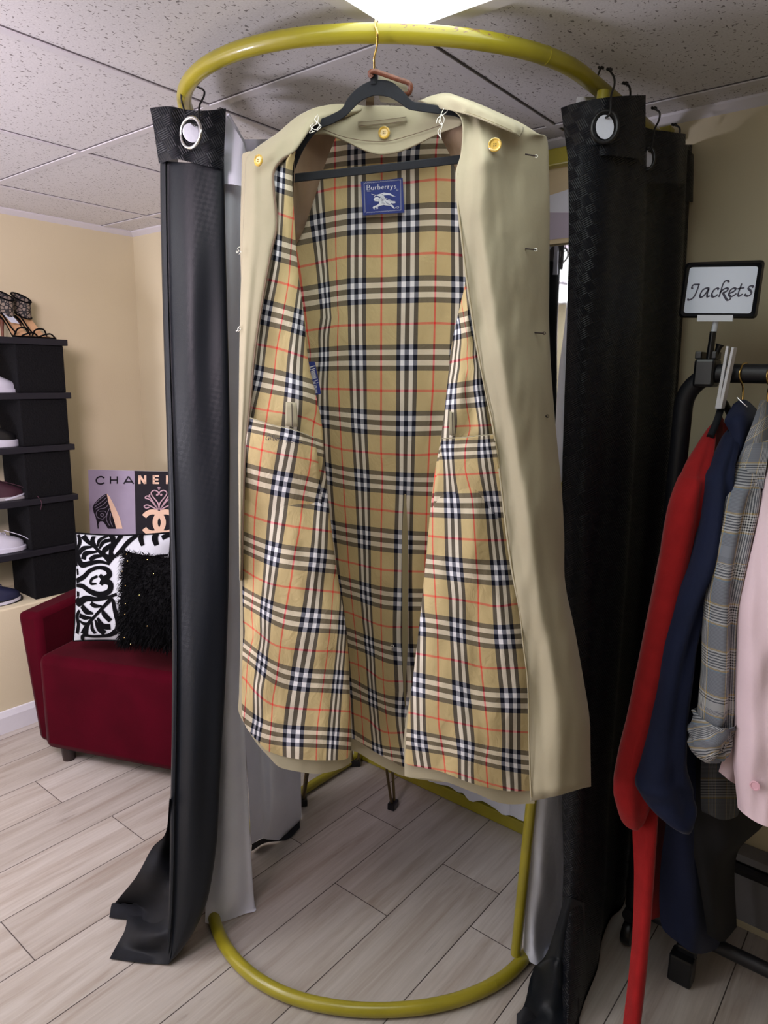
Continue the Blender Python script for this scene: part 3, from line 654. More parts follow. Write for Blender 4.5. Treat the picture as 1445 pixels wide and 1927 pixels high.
# pockets with welt, inside each front
def pocket(tab, field, n0, top, disp):
    rows = [[(x, y, n) for x, y, n in r] for r in tab]
    cloth('pocket', rows, 24, 24, MT['plaid'], disp=disp, uf=field, solid=.0015)
    seam('pocket_edge', [(x, y, n+.003) for x, y, n in tab[0]], MT['tan'], .0009)
sh = lambda f, dx, dy: (lambda Q: f(np.asarray(Q)+(dx, dy)))
pocket([[(470, 786, .062), (510, 799, .066), (550, 808, .066), (592, 824, .052)], [(462, 850, .062), (500, 860, .066), (548, 868, .066), (600, 880, .05)], [(457, 1000, .034), (500, 1010, .038), (550, 1014, .038), (612, 1022, .022)]], (ULf, sh(VLf, 0, 14)), .06, None, wrk(11.3, .003, 50, 110))
pocket([[(832, 825, .04), (862, 824, .056), (900, 820, .062), (930, 817, .06)], [(824, 880, .04), (862, 880, .056), (905, 878, .062), (940, 876, .06)], [(808, 1010, .016), (862, 1012, .030), (910, 1014, .034), (955, 1012, .030)]], (URf, sh(VRf, 0, 3)), .06, None, wrk(21.3, .003, 50, 110))
for a, c, n in (((538, 756), (560, 803), .066), ((846, 774), (856, 820), .05)):
    x0_, y0_ = a; x1_, y1_ = c
    cloth('pocket_slit', [[(x0_, y0_, n), ((x0_+x1_)/2-1, y0_+1, n), (x1_-2, y0_+2, n)], [(x0_-1, y1_-2, n), ((x0_+x1_)/2, y1_, n), (x1_+1, y1_, n)]], 6, 4, MT['tan'], solid=.002)
    seam('slit_line', [((x0_+x1_)/2, y0_+3, n), ((x0_+x1_)/2+1, y1_-1, n)], MT['dkthread'], .0008, n=.003)
# embroidered name on the left pocket: "Gilbert Moster" in navy script
def px_mesh(name, strokes, mat, fn, parent, polys=(), label=None):
    b = MB()
    for V, Fc in strokes: b.add([fn(*p) for p in V], Fc)
    for p in polys: b.add([fn(*q) for q in p], [tuple(range(len(p)))])
    return b.build(name, mat, parent, smooth=False, label=label)
ez = lambda pts: [(480+x*140/1445, 780+y*140/1445) for x, y in pts]
em = [[(300, 405), (262, 400), (222, 440), (212, 480), (245, 492), (275, 450), (250, 448)], [(275, 450), (262, 500)], [(310, 440), (296, 490)], [(345, 400), (322, 492)], [(375, 405), (350, 495), (385, 490), (388, 462), (362, 462)], [(405, 490), (430, 470), (412, 462), (404, 495), (430, 500)], [(450, 465), (442, 510)], [(450, 478), (470, 470)], [(500, 440), (486, 515), (505, 512)], [(480, 468), (516, 470)],
 [(600, 545), (630, 460), (640, 530), (672, 465), (655, 555)], [(720, 500), (695, 520), (705, 548), (735, 535), (735, 508), (718, 500)], [(785, 515), (765, 518), (778, 540), (758, 558)], [(815, 490), (796, 565)], [(790, 515), (830, 520)], [(830, 555), (855, 540), (840, 528), (828, 560), (852, 568)], [(875, 540), (866, 582)], [(876, 552), (900, 540), (912, 552)]]
pcn = lambda x, y: cp(x, y, .0725 if x < 556 else .0725-.012*(x-556)/40)
px_mesh('embroidery', [nib(ez(s), 1.5, .6, 4, .55) for s in em], MT['navythread'], pcn, coat, label='name embroidered in navy script')
# neck label with knight emblem and lettering
LBk = lambda x, y: (660+x/11.115, 320+y/11.115)
lb = [(210, 242), (650, 215), (1085, 165), (1100, 500), (1120, 890), (700, 915), (262, 950), (235, 600)]
ln = -.1
b = MB(); b.plate([cp(*LBk(x, y), ln) for x, y in lb], CN, .0016)
lab = b.build('neck_label', MT['label_blue'], coat, smooth=False, label='navy woven label with white lettering and knight emblem')
lf = lambda x, y: cp(*LBk(x, y), ln+.0016)
L = []
def gl(ch, x, y, h):                      # serif-style strokes, x-height h, baseline y
    H = h*1.75; G = {
     'B': [[(0, 0), (0, H)], [(0, H), (.75*h, .93*H), (.7*h, .6*H), (.1, .53*H)], [(0, .53*H), (.95*h, .42*H), (.85*h, .06*H), (0, 0)]],
     'u': [[(0, h), (0, .25*h), (.3*h, 0), (.65*h, .25*h)], [(.68*h, h), (.68*h, 0)]],
     'r': [[(0, h), (0, 0)], [(0, .6*h), (.25*h, .95*h), (.5*h, .9*h)]],
     'b': [[(0, H), (0, 0)], [(0, .7*h), (.4*h, h), (.72*h, .5*h), (.4*h, 0), (0, .2*h)]],
     'e': [[(.05*h, .52*h), (.68*h, .55*h), (.4*h, h), (.03*h, .5*h), (.35*h, 0), (.68*h, .2*h)]],
     'y': [[(0, h), (.32*h, .1*h)], [(.66*h, h), (.3*h, .05*h), (.05*h, -.5*h), (-.2*h, -.4*h)]],
     's': [[(.55*h, .88*h), (.2*h, h), (.05*h, .72*h), (.5*h, .4*h), (.5*h, .08*h), (.2*h, 0), (0, .15*h)]]}
    return [[(x+p[0], y-p[1]) for p in s] for s in G[ch]]
x = 340; adv = {'B': 92, 'u': 78, 'r': 58, 'b': 76, 'e': 74, 'y': 74, 's': 60}
for ch in 'Burberrys':
    yb = 420-(x-340)*.065
    for s in gl(ch, x, yb, 62): L.append(nib(s, 17, .1, 4, .35) if len(s) > 2 else ribbon(s, 15))
    x += adv[ch]
# stitched zig-zag border
def zig(a, c, n, amp):
    a, c = np.array(a, float), np.array(c, float); d = c-a; q = np.array([-d[1], d[0]])/np.linalg.norm(d)*amp
    return [tuple(a+d*i/n+q*(1 if i % 2 else -1)) for i in range(n+1)]
for a, c in (((275, 275), (1040, 205)), ((1040, 210), (1050, 830)), ((1045, 835), (330, 890)), ((300, 885), (278, 280))):
    L.append(ribbon(zig(a, c, 44, 11), 6, 1))
L += [ribbon([(340, 445), (425, 440)], 8), ribbon([(955, 400), (985, 400), (985, 428), (955, 428), (955, 400)], 6, 2)]
px_mesh('label_lettering', L, MT['label_ink'], lf, lab)
kn = [[(455, 790), (475, 755), (545, 735), (590, 700), (600, 660), (500, 650), (475, 620), (500, 575), (560, 560), (600, 590), (640, 560), (690, 560), (720, 600), (760, 630), (830, 640), (880, 650), (930, 655), (935, 690), (880, 700), (850, 690), (840, 715), (880, 735), (905, 780), (935, 800), (900, 810), (865, 775), (820, 745), (740, 740), (690, 730), (620, 745), (560, 770), (575, 800), (545, 822), (525, 770), (490, 800), (510, 820), (480, 815)],
 [(540, 520), (600, 500), (640, 490), (690, 470), (740, 480), (830, 490), (900, 540), (945, 555), (880, 550), (800, 520), (730, 525), (690, 530), (640, 545), (590, 550)], [(630, 545), (690, 535), (715, 580), (700, 650), (640, 660), (610, 610)]]
px_mesh('label_emblem', [ribbon([(430, 500), (560, 535), (700, 580), (840, 630)], 9), ribbon([(930, 785), (960, 775), (1000, 765), (995, 800), (960, 795), (935, 790)], 8, 3), ribbon([(480, 560), (520, 530), (560, 520)], 12, 3)], MT['label_ink'], lf, lab, polys=kn)
lf2 = lambda x, y: cp(*LBk(x, y), ln+.002)
px_mesh('emblem_shading', [ribbon(s, 7, 3) for s in ([(560, 600), (590, 640), (570, 680)], [(640, 580), (660, 620), (650, 650)], [(720, 650), (760, 690), (800, 700)], [(740, 680), (780, 720), (830, 730)], [(640, 690), (690, 690), (720, 710)], [(600, 520), (640, 515), (680, 500)], [(520, 600), (540, 630)], [(820, 660), (850, 670), (900, 675)])], MT['hornshade'], lf2, lab)
# blue size tag on the left seam: rows of pale woven strokes
tg = lambda x, y: (560+x/21.4, 670+y/21.4)
b = MB(); b.plate([cp(*tg(x, y), .0) for x, y in [(430, 230), (690, 225), (940, 1480), (930, 1520), (690, 1580), (400, 1400)]], CN, .0012)
szt = b.build('size_tag', MT['label_blue'], coat, smooth=False, label='narrow navy size tag with pale woven figures')
T2 = [ribbon([tg(480, 455), tg(685, 395)], 1.6), ribbon([tg(490, 480), tg(510, 560)], 1.4), ribbon([tg(520, 560), tg(700, 500)], 1.4)]
for i in range(9): T2.append(ribbon([tg(535+i*4, 625+i*40), tg(690+i*9, 580+i*37)], 1.0))
for a in ((580, 1040, 810, 960), (585, 1090, 720, 1040), (595, 1130, 760, 1085), (770, 1090, 830, 1065)): T2.append(ribbon([tg(*a[:2]), tg(*a[2:])], 1.1))
for i in range(7): T2.append(ribbon([tg(610+i*9, 1215+i*47), tg(770+i*8-(i > 1)*20, 1160+i*52)], 1.1))
px_mesh('tag_lettering', T2, MT['label_ink'], lambda x, y: cp(x, y, .0014), szt)
# buttons
def button(px, py, n, r=.0108, tilt=0):
    c = cp(px, py, n); b = MB()
    b.lathe([(r*.8, -.001), (r, 0), (r, .0022), (r*.86, .0034), (r*.7, .0026), (r*.62, .0018), (.0005, .0016)], c, CN+CU*tilt, 28)
    o = b.build('button', MT['amber'], coat, label='round amber horn button')
    b = MB()
    for dx, dz in ((-.0016, .0016), (.0016, .0016), (-.0016, -.0016), (.0016, -.0016)):
        b.lathe([(.0007, .0012), (.0007, .003), (.0001, .0031)], c+CU*dx+np.array([0, 0, dz]), CN+CU*tilt, 8)
    b.build('button_thread', MT['dkthread'], o)
button(487, 302, .062, .0098, -.5); button(723, 250, -.049); button(931, 273, .08)
# buttonholes
def bhole(pts, n, d=1):
    P = [np.array(p, float) for p in pts]
    MB().tube([cp(*p, n) for p in P], .0012, 8).build('buttonhole', MT['dkthread'], coat)
    e = P[-1]; MB().tube([cp(e[0]+2.6*math.cos(a), e[1]+2.6*math.sin(a), n) for a in np.linspace(0, 6.28, 13)], .0007, 6).build('buttonhole_eye', MT['thread'] if d else MT['dkthread'], coat)
bhole([(988, 290), (1009, 294)], .046); bhole([(988, 468), (1008, 470)], .034); bhole([(1004, 626), (1024, 627)], .02, 0); bhole([(1016, 782), (1030, 783)], .02, 0); bhole([(738, 1229), (738, 1216)], -.104)
for x, y, s in ((449, 472, 1), (448, 617, 1), (456, 752, .7)):     # thread ends left by lost buttons
    for k in range(5):
        a = random.uniform(0, 6.28); q = [(x+random.uniform(-1, 1), y, .052), (x+5*s*math.cos(a), y+5*s*math.sin(a), .06), (x+4*s*math.cos(a+1), y+8*s*math.sin(a+.6), .056)]
        MB().tube([cp(*p) for p in smooth_line(q, 4)], .0006, 5).build('loose_thread', MT['thread'], coat)
for P in ([(598, 216), (592, 224), (596, 232), (586, 240), (588, 248)], [(600, 218), (598, 230), (604, 238), (596, 246)], [(590, 232), (584, 238), (594, 244), (602, 236)], [(588, 240), (582, 250), (592, 247)]):
    MB().tube([cp(x, y, .03) for x, y in smooth_line(P, 5)], .0007, 5).build('loose_thread', MT['thread'], coat)
for P in ([(838, 200), (832, 210), (828, 222), (832, 236), (828, 248), (830, 262)], [(838, 202), (842, 208), (834, 216), (824, 222), (821, 232)], [(830, 214), (836, 224), (832, 234), (826, 230), (830, 218)], [(828, 240), (824, 248), (828, 258)]):
    MB().tube([cp(x, y, .012) for x, y in smooth_line(P, 5)], .0007, 5).build('loose_thread', MT['thread'], coat)
# belt with leather buckle looped over the hanger neck
bl = thing('coat_belt', cp(735, 160, -.02), 'brown leather belt buckle looped over the neck of the velvet hanger', 'belt')
P = smooth_line([(700, 146, .004), (696, 138, .006), (703, 134, .008), (714, 137, .006), (745, 148, 0), (768, 156, -.004), (773, 164, -.006), (769, 176, -.012), (758, 178, -.02)], 6)
MB().tube([cp(*p) for p in P], .0042, 10).build('buckle', MT['leather'], bl)
cloth('strap', [[(712, 142, -.012), (740, 151, -.014), (766, 161, -.016)], [(712, 175, -.018), (740, 180, -.02), (768, 180, -.022)], [(716, 192, -.02), (740, 194, -.02), (766, 194, -.024)]], 8, 10, MT['tan'], parent=bl)
cloth('strap', [[(690, 180, -.03), (697, 180, -.03), (704, 180, -.03)], [(688, 200, -.1), (696, 200, -.1), (704, 200, -.1)], [(687, 240, -.13), (696, 240, -.13), (705, 240, -.13)]], 4, 6, MT['tape'], parent=bl)
# ================================================================== CURTAINS
def cwrk(seed, amp, sx=60, sy=300):
    def d(p, s, t): return np.array([0, 0, amp*nz(p[0]/sx+seed, p[1]/sy, seed)])
    return d
def ground(P, z=.004):
    P = np.array(P); P[2] = max(P[2], z); return P
gd = lambda x, y, D: ground(at_d(x, y, D))
def curtain(name, rows, nu, nv, mat, parent, disp=None, uvs=1/420., label=None, fn=None):
    R = []
    for r in rows:
        q = []
        for x, y, D in r:
            if D == 'f':
                P = at_z(x, y, .006); D = P@HD
            q.append((x, y, D))
        R.append(q)
    return cloth(name, R, nu, nv, mat, parent, disp, None, fn or gd, label, uvs)
def grommet(px, py, D, rpx, parent, ang=0, squeeze=1., mat='chrome'):
    c = at_d(px, py, D); r = rpx/F*D*1.05
    e1 = HR*math.cos(ang)*squeeze - HD*math.sin(ang); e2 = np.array([0, 0, 1.])
    P = [c+r*(math.cos(a)*e1+math.sin(a)*e2) for a in np.linspace(0, 2*math.pi, 33)[:-1]]
    return MB().tube(P, r*.14, 10, closed=True).build('grommet', MT[mat], parent)
def hook(pts, label, grp='curtain hooks on the yellow hoop', r=.0021, parent=None):
    P = [at_d(*p) for p in smooth_line(pts, 6)]
    t = thing('curtain_hook', P[0], label, 'hook', grp)
    MB().tube(P, r, 8).build('wire', MT['hook'], t)
    b = MB()
    for k in range(4):
        q = at_d(pts[0][0]-3+k*2.4, pts[0][1]-1+(k % 2), pts[0][2]); b.lathe([(.0005, -.003), (.003, -.0015), (.003, .0015), (.0005, .003)], q, HR, 10)
    b.build('roller_balls', MT['hook'], t); return t
# ---- left black curtain
lc = thing('black_curtain', at_z(318, 1800, 0), 'black curtain gathered at the left of the yellow stand, its hem spread on the floor', 'curtain', 'black curtains of the fitting room')
tb = [(300, 301, 421), (400, 302, 423), (500, 304, 425), (650, 308, 429), (800, 313, 432), (900, 316, 432), (1000, 319, 431), (1100, 322, 430), (1200, 324, 427), (1300, 324, 423), (1400, 323, 417), (1500, 321, 412), (1580, 320, 408), (1650, 319, 399), (1700, 318, 388), (1750, 317, 366), (1790, 316, 340), (1812, 316, 320)]
rows = []
for i, (y, xl, xr) in enumerate(tb):
    f = (y-300)/1512.; D = 1.625-.03*f-.12*f*f; w = xr-xl; dy = lambda k: (6*math.sin(k*3) if y == 300 else 0)
    rows.append([(xl+min(34, .6*w), y, D+.30-.06*f), (xl+min(14, .3*w), y, D+.12), (xl, y, D+.012), (xl+.08*w, y+dy(.1), D-.006), (xl+.12*w, y+dy(.2), D), (xl+.4*w, y+dy(.4), D-.014+.006*math.sin(y/130)), (xl+.7*w, y+dy(.7), D-.01), (xl+w, y, D+.006), (xl+w-.14*w, y, D+.06)])
curtain('panel', rows, 54, 120, MT['black_satin'], lc, cwrk(3, .005, 45, 240))
rows = [[(282, 203, 1.625), (318, 200, 1.61), (350, 206, 1.615), (385, 208, 1.60), (425, 204, 1.62)], [(288, 235, 1.62), (322, 236, 1.604), (352, 238, 1.612), (388, 240, 1.598), (424, 238, 1.617)], [(294, 275, 1.62), (326, 276, 1.602), (358, 277, 1.608), (390, 276, 1.598), (422, 277, 1.615)], [(299, 308, 1.618), (330, 300, 1.604), (362, 306, 1.608), (392, 313, 1.600), (421, 318, 1.614)]]
curtain('header', rows, 36, 24, MT['black_curt'], lc, cwrk(4, .004, 30, 80))
grommet(359, 250, 1.592, 23, lc, .55)
b = MB(); b.lathe([(.019, 0), (.018, .001)], at_d(361, 250, 1.598), HD*-1+HR*.4, 24); b.build('grommet_opening', MT['white_curt'], lc)
rows = [[(319, 1500, 1.51), (322, 1500, 1.58)], [(312, 1566, 1.53), (322, 1560, 1.62)], [(286, 1596, 1.55), (322, 1600, 1.6)], [(256, 1650, 1.56), (322, 1655, 1.56)], [(216, 1700, 'f'), (322, 1705, 1.53)], [(205, 1726, 'f'), (328, 1738, 1.5)]]
rows = [[r[0], tuple(np.array(q) if False else q for q in ((r[0][0]*.5+r[1][0]*.5, r[0][1]*.5+r[1][1]*.5+4, (1.55 if i < 4 else 'f')),))[0], r[1]] for i, r in enumerate(rows)]
curtain('hem_flap', rows, 16, 30, MT['black_dull'], lc, cwrk(5, .008, 30, 40))
rows = [[(240, 1722, 'f'), (285, 1728, 'f'), (325, 1722, 1.5)], [(234, 1752, 'f'), (285, 1758, 1.49), (324, 1755, 1.485)], [(216, 1785, 'f'), (276, 1792, 'f'), (322, 1790, 1.475)], [(206, 1804, 'f'), (268, 1812, 'f'), (318, 1815, 'f')]]
curtain('hem_flap', rows, 20, 20, MT['black_dull'], lc, cwrk(6, .006, 30, 40))
hook([(350, 155, 1.63), (343, 165, 1.60), (341, 185, 1.6), (345, 202, 1.61), (350, 222, 1.62)], 'outer black curtain hook at the left end of the hoop')
hook([(355, 158, 1.64), (381, 168, 1.6), (384, 180, 1.595), (375, 200, 1.59), (374, 228, 1.585), (366, 236, 1.585), (359, 230, 1.6)], 'long black hook through the left curtain eyelet')
# ---- left white lining curtain
wl = thing('white_curtain', at_z(440, 1730, 0), 'white lining curtain hanging just right of the left black curtain', 'curtain', 'white lining curtains')
tb = [(214, 400, 432, 1.70), (250, 398, 452, 1.70), (275, 396, 462, 1.71), (345, 394, 464, 1.71), (600, 392, 462, 1.70), (900, 394, 460, 1.69), (1200, 400, 458, 1.68), (1400, 406, 462, 1.67), (1500, 405, 467, 1.665), (1600, 398, 472, 1.66), (1680, 388, 477, 1.65), (1722, 386, 481, 1.645)]
rows = [[(xl, y, D-.02), (xl+.3*(xr-xl), y+2, D-.035), (xl+.6*(xr-xl), y+(14 if y > 1700 else 3), D-.03), (xl+.85*(xr-xl), y+4, D), (xr, y, D+.012), (xr-6, y, D+.06)] for y, xl, xr, D in tb]
rows[-1] = [(386, 1736, 1.60), (400, 1740, 1.605), (420, 1738, 1.61), (455, 1722, 1.632), (481, 1722, 1.645), (476, 1716, 1.68)]
curtain('front_fold', rows, 30, 90, MT['white_curt'], wl, cwrk(8, .009, 26, 110))
tb = [(262, 425, 560), (345, 425, 552), (700, 440, 556), (1100, 452, 560), (1300, 458, 563), (1400, 462, 564), (1500, 468, 566), (1550, 472, 567)]
rows = [[(xl, y, 1.74), (xl+.25*(xr-xl), y, 1.85), (xl+.5*(xr-xl), y, 1.86), (xl+.75*(xr-xl), y, 1.97), (xr, y, 2.06), (xr-5, y, 2.14)] for y, xl, xr in tb]
rows[-1] = [(472, 1590, 1.80), (492, 1578, 1.86), (506, 1580, 1.88), (535, 1579, 1.97), (566, 1553, 2.06), (562, 1545, 2.12)]
curtain('rear_folds', rows, 34, 70, MT['white_curt'], wl, cwrk(9, .012, 26, 160))
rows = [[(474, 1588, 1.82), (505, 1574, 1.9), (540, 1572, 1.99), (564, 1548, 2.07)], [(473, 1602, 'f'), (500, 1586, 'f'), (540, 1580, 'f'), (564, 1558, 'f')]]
curtain('hem_shadow_strip', rows, 16, 6, MT['black_dull'], wl, cwrk(9, .006, 20, 40))  # dark strip stands for the shadow under the white hem
rows = [[(418, 206, 1.70), (452, 258, 1.70), (461, 278, 1.71)], [(416, 346, 1.70), (436, 347, 1.69), (463, 352, 1.705)]]
curtain('hem_band', [[(x, y, D-.05) for x, y, D in r] for r in rows], 10, 8, MT['white_curt'], wl, cwrk(9, .003, 20, 40))
# ---- right black curtain (folds following the hoop to the wall)
rc = thing('black_curtain', at_z(1100, 1900, 0), 'wide black curtain bunched at the right of the stand beside the clothes rail', 'curtain', 'black curtains of the fitting room')
def rrow(y, X, Dn): return list(zip(X, [y]*len(X), Dn))
D0 = [1.49, 1.465, 1.47, 1.515, 1.57, 1.64, 1.71, 1.735, 1.80, 1.83, 1.90, 1.93]
X0 = [1069, 1100, 1140, 1175, 1214, 1221, 1250, 1290, 1294, 1302, 1310, 1300]
def rr(y, xl, xr, bend=0., ys=None):
    sc_ = (xr-xl)/(1310-1069.); X = [xl+(x-1069)*sc_ for x in X0]; D = [d-bend*(1-i/11.) for i, d in enumerate(D0)]
    Y = ys or [y]*12; return list(zip(X, Y, D))
rows = [rr(272, 1068, 1310), rr(420, 1070, 1303), rr(600, 1067, 1293), rr(750, 1062, 1283), rr(900, 1058, 1272), rr(1100, 1058, 1250, .02), rr(1300, 1058, 1225, .025), rr(1500, 1057, 1200, .04), rr(1620, 1060, 1190, .06), rr(1720, 1057, 1182, .09), rr(1800, 1055, 1172, .115), rr(1870, 1058, 1160, .145), rr(1935, 1060, 1140, .18), rr(2010, 1056, 1120, .21)]
curtain('panel', rows, 80, 110, MT['black_curt'], rc, cwrk(13, .006, 30, 240), uvs=1/380.)
for tp_, bt in (([(1055, 203, 1.535), (1090, 192, 1.495), (1135, 184, 1.465), (1178, 180, 1.495), (1215, 179, 1.55)], [(1069, 302, 1.54), (1100, 296, 1.497), (1140, 292, 1.467), (1178, 296, 1.50), (1214, 300, 1.555)]),
               ([(1206, 237, 1.58), (1230, 244, 1.61), (1255, 247, 1.63), (1275, 250, 1.65), (1290, 252, 1.69)], [(1208, 345, 1.58), (1232, 345, 1.61), (1255, 345, 1.63), (1275, 345, 1.65), (1289, 345, 1.69)]),
               ([(1284, 283, 1.79), (1292, 280, 1.795), (1299, 285, 1.80), (1304, 290, 1.82), (1310, 292, 1.89)], [(1286, 380, 1.79), (1292, 380, 1.795), (1298, 380, 1.80), (1303, 380, 1.82), (1308, 380, 1.88)])):
    m1 = [tuple(np.array(a)*.66+np.array(c)*.34) for a, c in zip(tp_, bt)]; m2 = [tuple(np.array(a)*.33+np.array(c)*.67) for a, c in zip(tp_, bt)]
    curtain('header', [[(x, y, D-.004) for x, y, D in r] for r in (tp_, m1, m2, bt)], 34, 20, MT['black_curt'], rc, cwrk(14, .003, 30, 60))
grommet(1138, 239, 1.457, 24, rc, .1, .85, 'hook'); grommet(1219, 299, 1.585, 17, rc, .2, .6, 'hook')
for px, py, D, w_, h_ in ((1138, 239, 1.459, 17, 23), (1219, 299, 1.589, 8, 16)):
    b = MB(); b.plate([at_d(px+w_*math.cos(a), py+h_*math.sin(a), D) for a in np.linspace(0, 6.2832, 25)[:-1]], -HD, .0008)
    b.build('grommet_opening', MT['white_curt'], rc, smooth=False)
rows = [[(1062, 1690, 1.40), (1075, 1690, 1.385), (1100, 1700, 1.40)], [(1030, 1790, 1.41), (1056, 1790, 1.375), (1100, 1800, 1.40)], [(1003, 1826, 'f'), (1042, 1815, 1.37), (1090, 1850, 1.37)], [(990, 1880, 'f'), (1040, 1880, 1.345), (1090, 1890, 1.345)], [(978, 1915, 'f'), (1035, 1920, 1.325), (1090, 1930, 1.325)], [(972, 1990, 'f'), (1020, 2000, 'f'), (1090, 2010, 'f')]]
curtain('pooled_hem', rows, 24, 40, MT['black_satin'], rc, cwrk(15, .01, 28, 50))
rows = [[(972, 1908, 1.34), (990, 1895, 1.335), (1010, 1915, 1.33)], [(971, 1950, 'f'), (990, 1950, 1.305), (1014, 1950, 1.305)], [(971, 2000, 'f'), (990, 2000, 'f'), (1018, 2000, 'f')]]
curtain('hem_flap', rows, 10, 12, MT['black_dull'], rc)
hook([(1146, 131, 1.50), (1155, 145, 1.485), (1156, 160, 1.47), (1150, 180, 1.455), (1149, 205, 1.45), (1145, 217, 1.45), (1139, 222, 1.46)], 'black hook above the front eyelet of the right curtain')
hook([(1130, 128, 1.58), (1120, 158, 1.60), (1122, 172, 1.6), (1130, 178, 1.6)], 'black hook around the back of the hoop by the post')
hook([(1176, 157, 1.59), (1184, 163, 1.585), (1186, 178, 1.59), (1182, 190, 1.6)], 'second black hook from the front on the right of the hoop')
hook([(1230, 204, 1.68), (1241, 212, 1.64), (1239, 228, 1.6), (1231, 245, 1.59), (1226, 275, 1.58), (1221, 286, 1.58)], 'black hook above the second eyelet of the right curtain')
hook([(1268, 235, 1.77), (1278, 240, 1.76), (1279, 250, 1.765), (1275, 258, 1.77)], 'rearmost black hook near the wall end of the hoop')
# ---- right white lining curtain
wr = thing('white_curtain', at_z(1010, 1815, 0), 'white lining curtain peeking out beside the post under the coat', 'curtain', 'white lining curtains')
tb = [(182, 1086, 1140), (210, 1084, 1150), (400, 1082, 1150), (600, 1064, 1150), (700, 1052, 1150), (800, 1046, 1150), (900, 1044, 1145), (1000, 1046, 1140), (1200, 1030, 1125), (1400, 1008, 1105), (1500, 1000, 1095), (1600, 993, 1085), (1700, 988, 1070), (1770, 985, 1058)]
rows = [[(xl+6, y, 1.60+e), (xl, y, 1.55+e), (xl+.25*(xr-xl), y, 1.53+e), (xl+.5*(xr-xl), y, 1.55+e), (xr, y, 1.60+e)] for y, xl, xr in tb for e in [(.03 if y < 480 else -.035 if y < 1150 else -.02-.02*(y-1150)/600.)]]
rows.append([(992, 1795, 1.52), (985, 1800, 1.495), (1006, 1815, 1.485), (1018, 1812, 1.485), (1035, 1785, 1.51)])
curtain('panel', rows, 30, 90, MT['white_curt'], wr, cwrk(17, .010, 30, 120))
# ---- white sheet on the rear rail
ws = thing('white_curtain', (-1.1, YB, 0), 'white curtain along the back rail of the stand, its hem just above the floor', 'curtain', 'white lining curtains')
b = MB(); V = []; nx, nzv = 70, 12
for j in range(nzv+1):
    for i in range(nx+1):
        x = RC[0]-RR+.03+(2*RR-.06)*i/nx; zb = .058+.014*nz(i*.35, 2.)
        z = zb+(.86-zb)*j/nzv
        V.append((x, YB-.026-.008*math.sin(i*.55+.6*math.sin(j*.4))-.006*nz(i*.3, j*.4), z))
b.add(V, [(j*(nx+1)+i, j*(nx+1)+i+1, (j+1)*(nx+1)+i+1, (j+1)*(nx+1)+i) for j in range(nzv) for i in range(nx)])
b.build('panel', MT['white_curt'], ws)
# ---- hairpin stool inside the fitting room
sc0 = np.array([-1.42, 1.66, 0]); stl = thing('hairpin_stool', sc0, 'small round stool on brass hairpin legs standing behind the coat hem', 'stool')
b = MB(); b.lathe([(.15, .40), (.165, .41), (.17, .43), (.165, .455), (.15, .462), (.001, .464)], sc0, (0, 0, 1), 40); b.build('seat', MT['seatblack'], stl)
for px, py in ((740, 1520), (570, 1512), (668, 1440)):
    f = at_z(px, py, .0); d = sc0-f; d[2] = 0; d /= np.linalg.norm(d); q = np.array([-d[1], d[0], 0])
    top = f+d*.05; P = [top+q*.045+(0, 0, .41), f+q*.012+d*.003+(0, 0, .03), f+q*.005+(0, 0, .016), f-q*.005+(0, 0, .016), f-q*.012+d*.003+(0, 0, .03), top-q*.045+(0, 0, .41)]
    l = MB().tube(P, .0048, 10).build('leg', MT['bronze'], stl)
    R = np.array([[d[0], q[0], 0], [d[1], q[1], 0], [0, 0, 1]])
    MB().box((-.012, -.02, 0), (.014, .02, .024), R=R, c=f).build('foot', MT['black_plastic'], l, smooth=False, bevel=.003)
# ================================================================== LEFT SIDE: SHOE SHELF
YB0, YB1, XF, XBk = 1.238, 1.428, -2.83, -3.03
bh, bt = .1865, .0245
names = ['bottom', 'second', 'middle', 'fourth', 'topmost']
lbl = ['lowest black block, standing on the cream ledge', 'second black block up from the ledge', 'middle black block of the stacked five', 'black block under the topmost one', 'topmost black block, right under the sandals board']
bl_ = ['lowest black board, under the white running shoe', 'black board under the maroon trainer', 'black board carrying the thick white shoe sole', 'black board under the white canvas shoe', 'top black board carrying the lace heeled sandals']
for k in range(5):
    z0 = ZL+k*(bh+bt); dx = random.uniform(-.004, .004)
    b = MB(); n = 5
    b.box((XBk+dx, YB0, z0), (XF+dx, YB1, z0+bh))
    o = b.build('concrete_block', MT['block'], smooth=False, bevel=.004, loc=(XF-.1, (YB0+YB1)/2, z0))
    tag(o, lbl[k], 'block', 'black blocks of the shoe shelf')
    b = MB(); b.box((XBk-.06, .05, z0+bh), (XF+.012, YB1+.014, z0+bh+bt))
    o = b.build('shelf_board', MT['board'], smooth=False, bevel=.002, loc=(XF-.1, .7, z0+bh))
    tag(o, bl_[k], 'shelf', 'black boards of the shoe shelf')
def shelf_z(k): return ZL+k*(bh+bt)
for k in range(5):     # far column of blocks beyond the frame edge that carries the other end of the boards
    b = MB(); z0 = shelf_z(k); b.box((XBk, .06, z0), (XF, .25, z0+bh)); o = b.build('concrete_block', MT['block'], smooth=False, bevel=.004)
    tag(o, 'black block of the far stack that carries the other end of the boards', 'block', 'far black blocks')
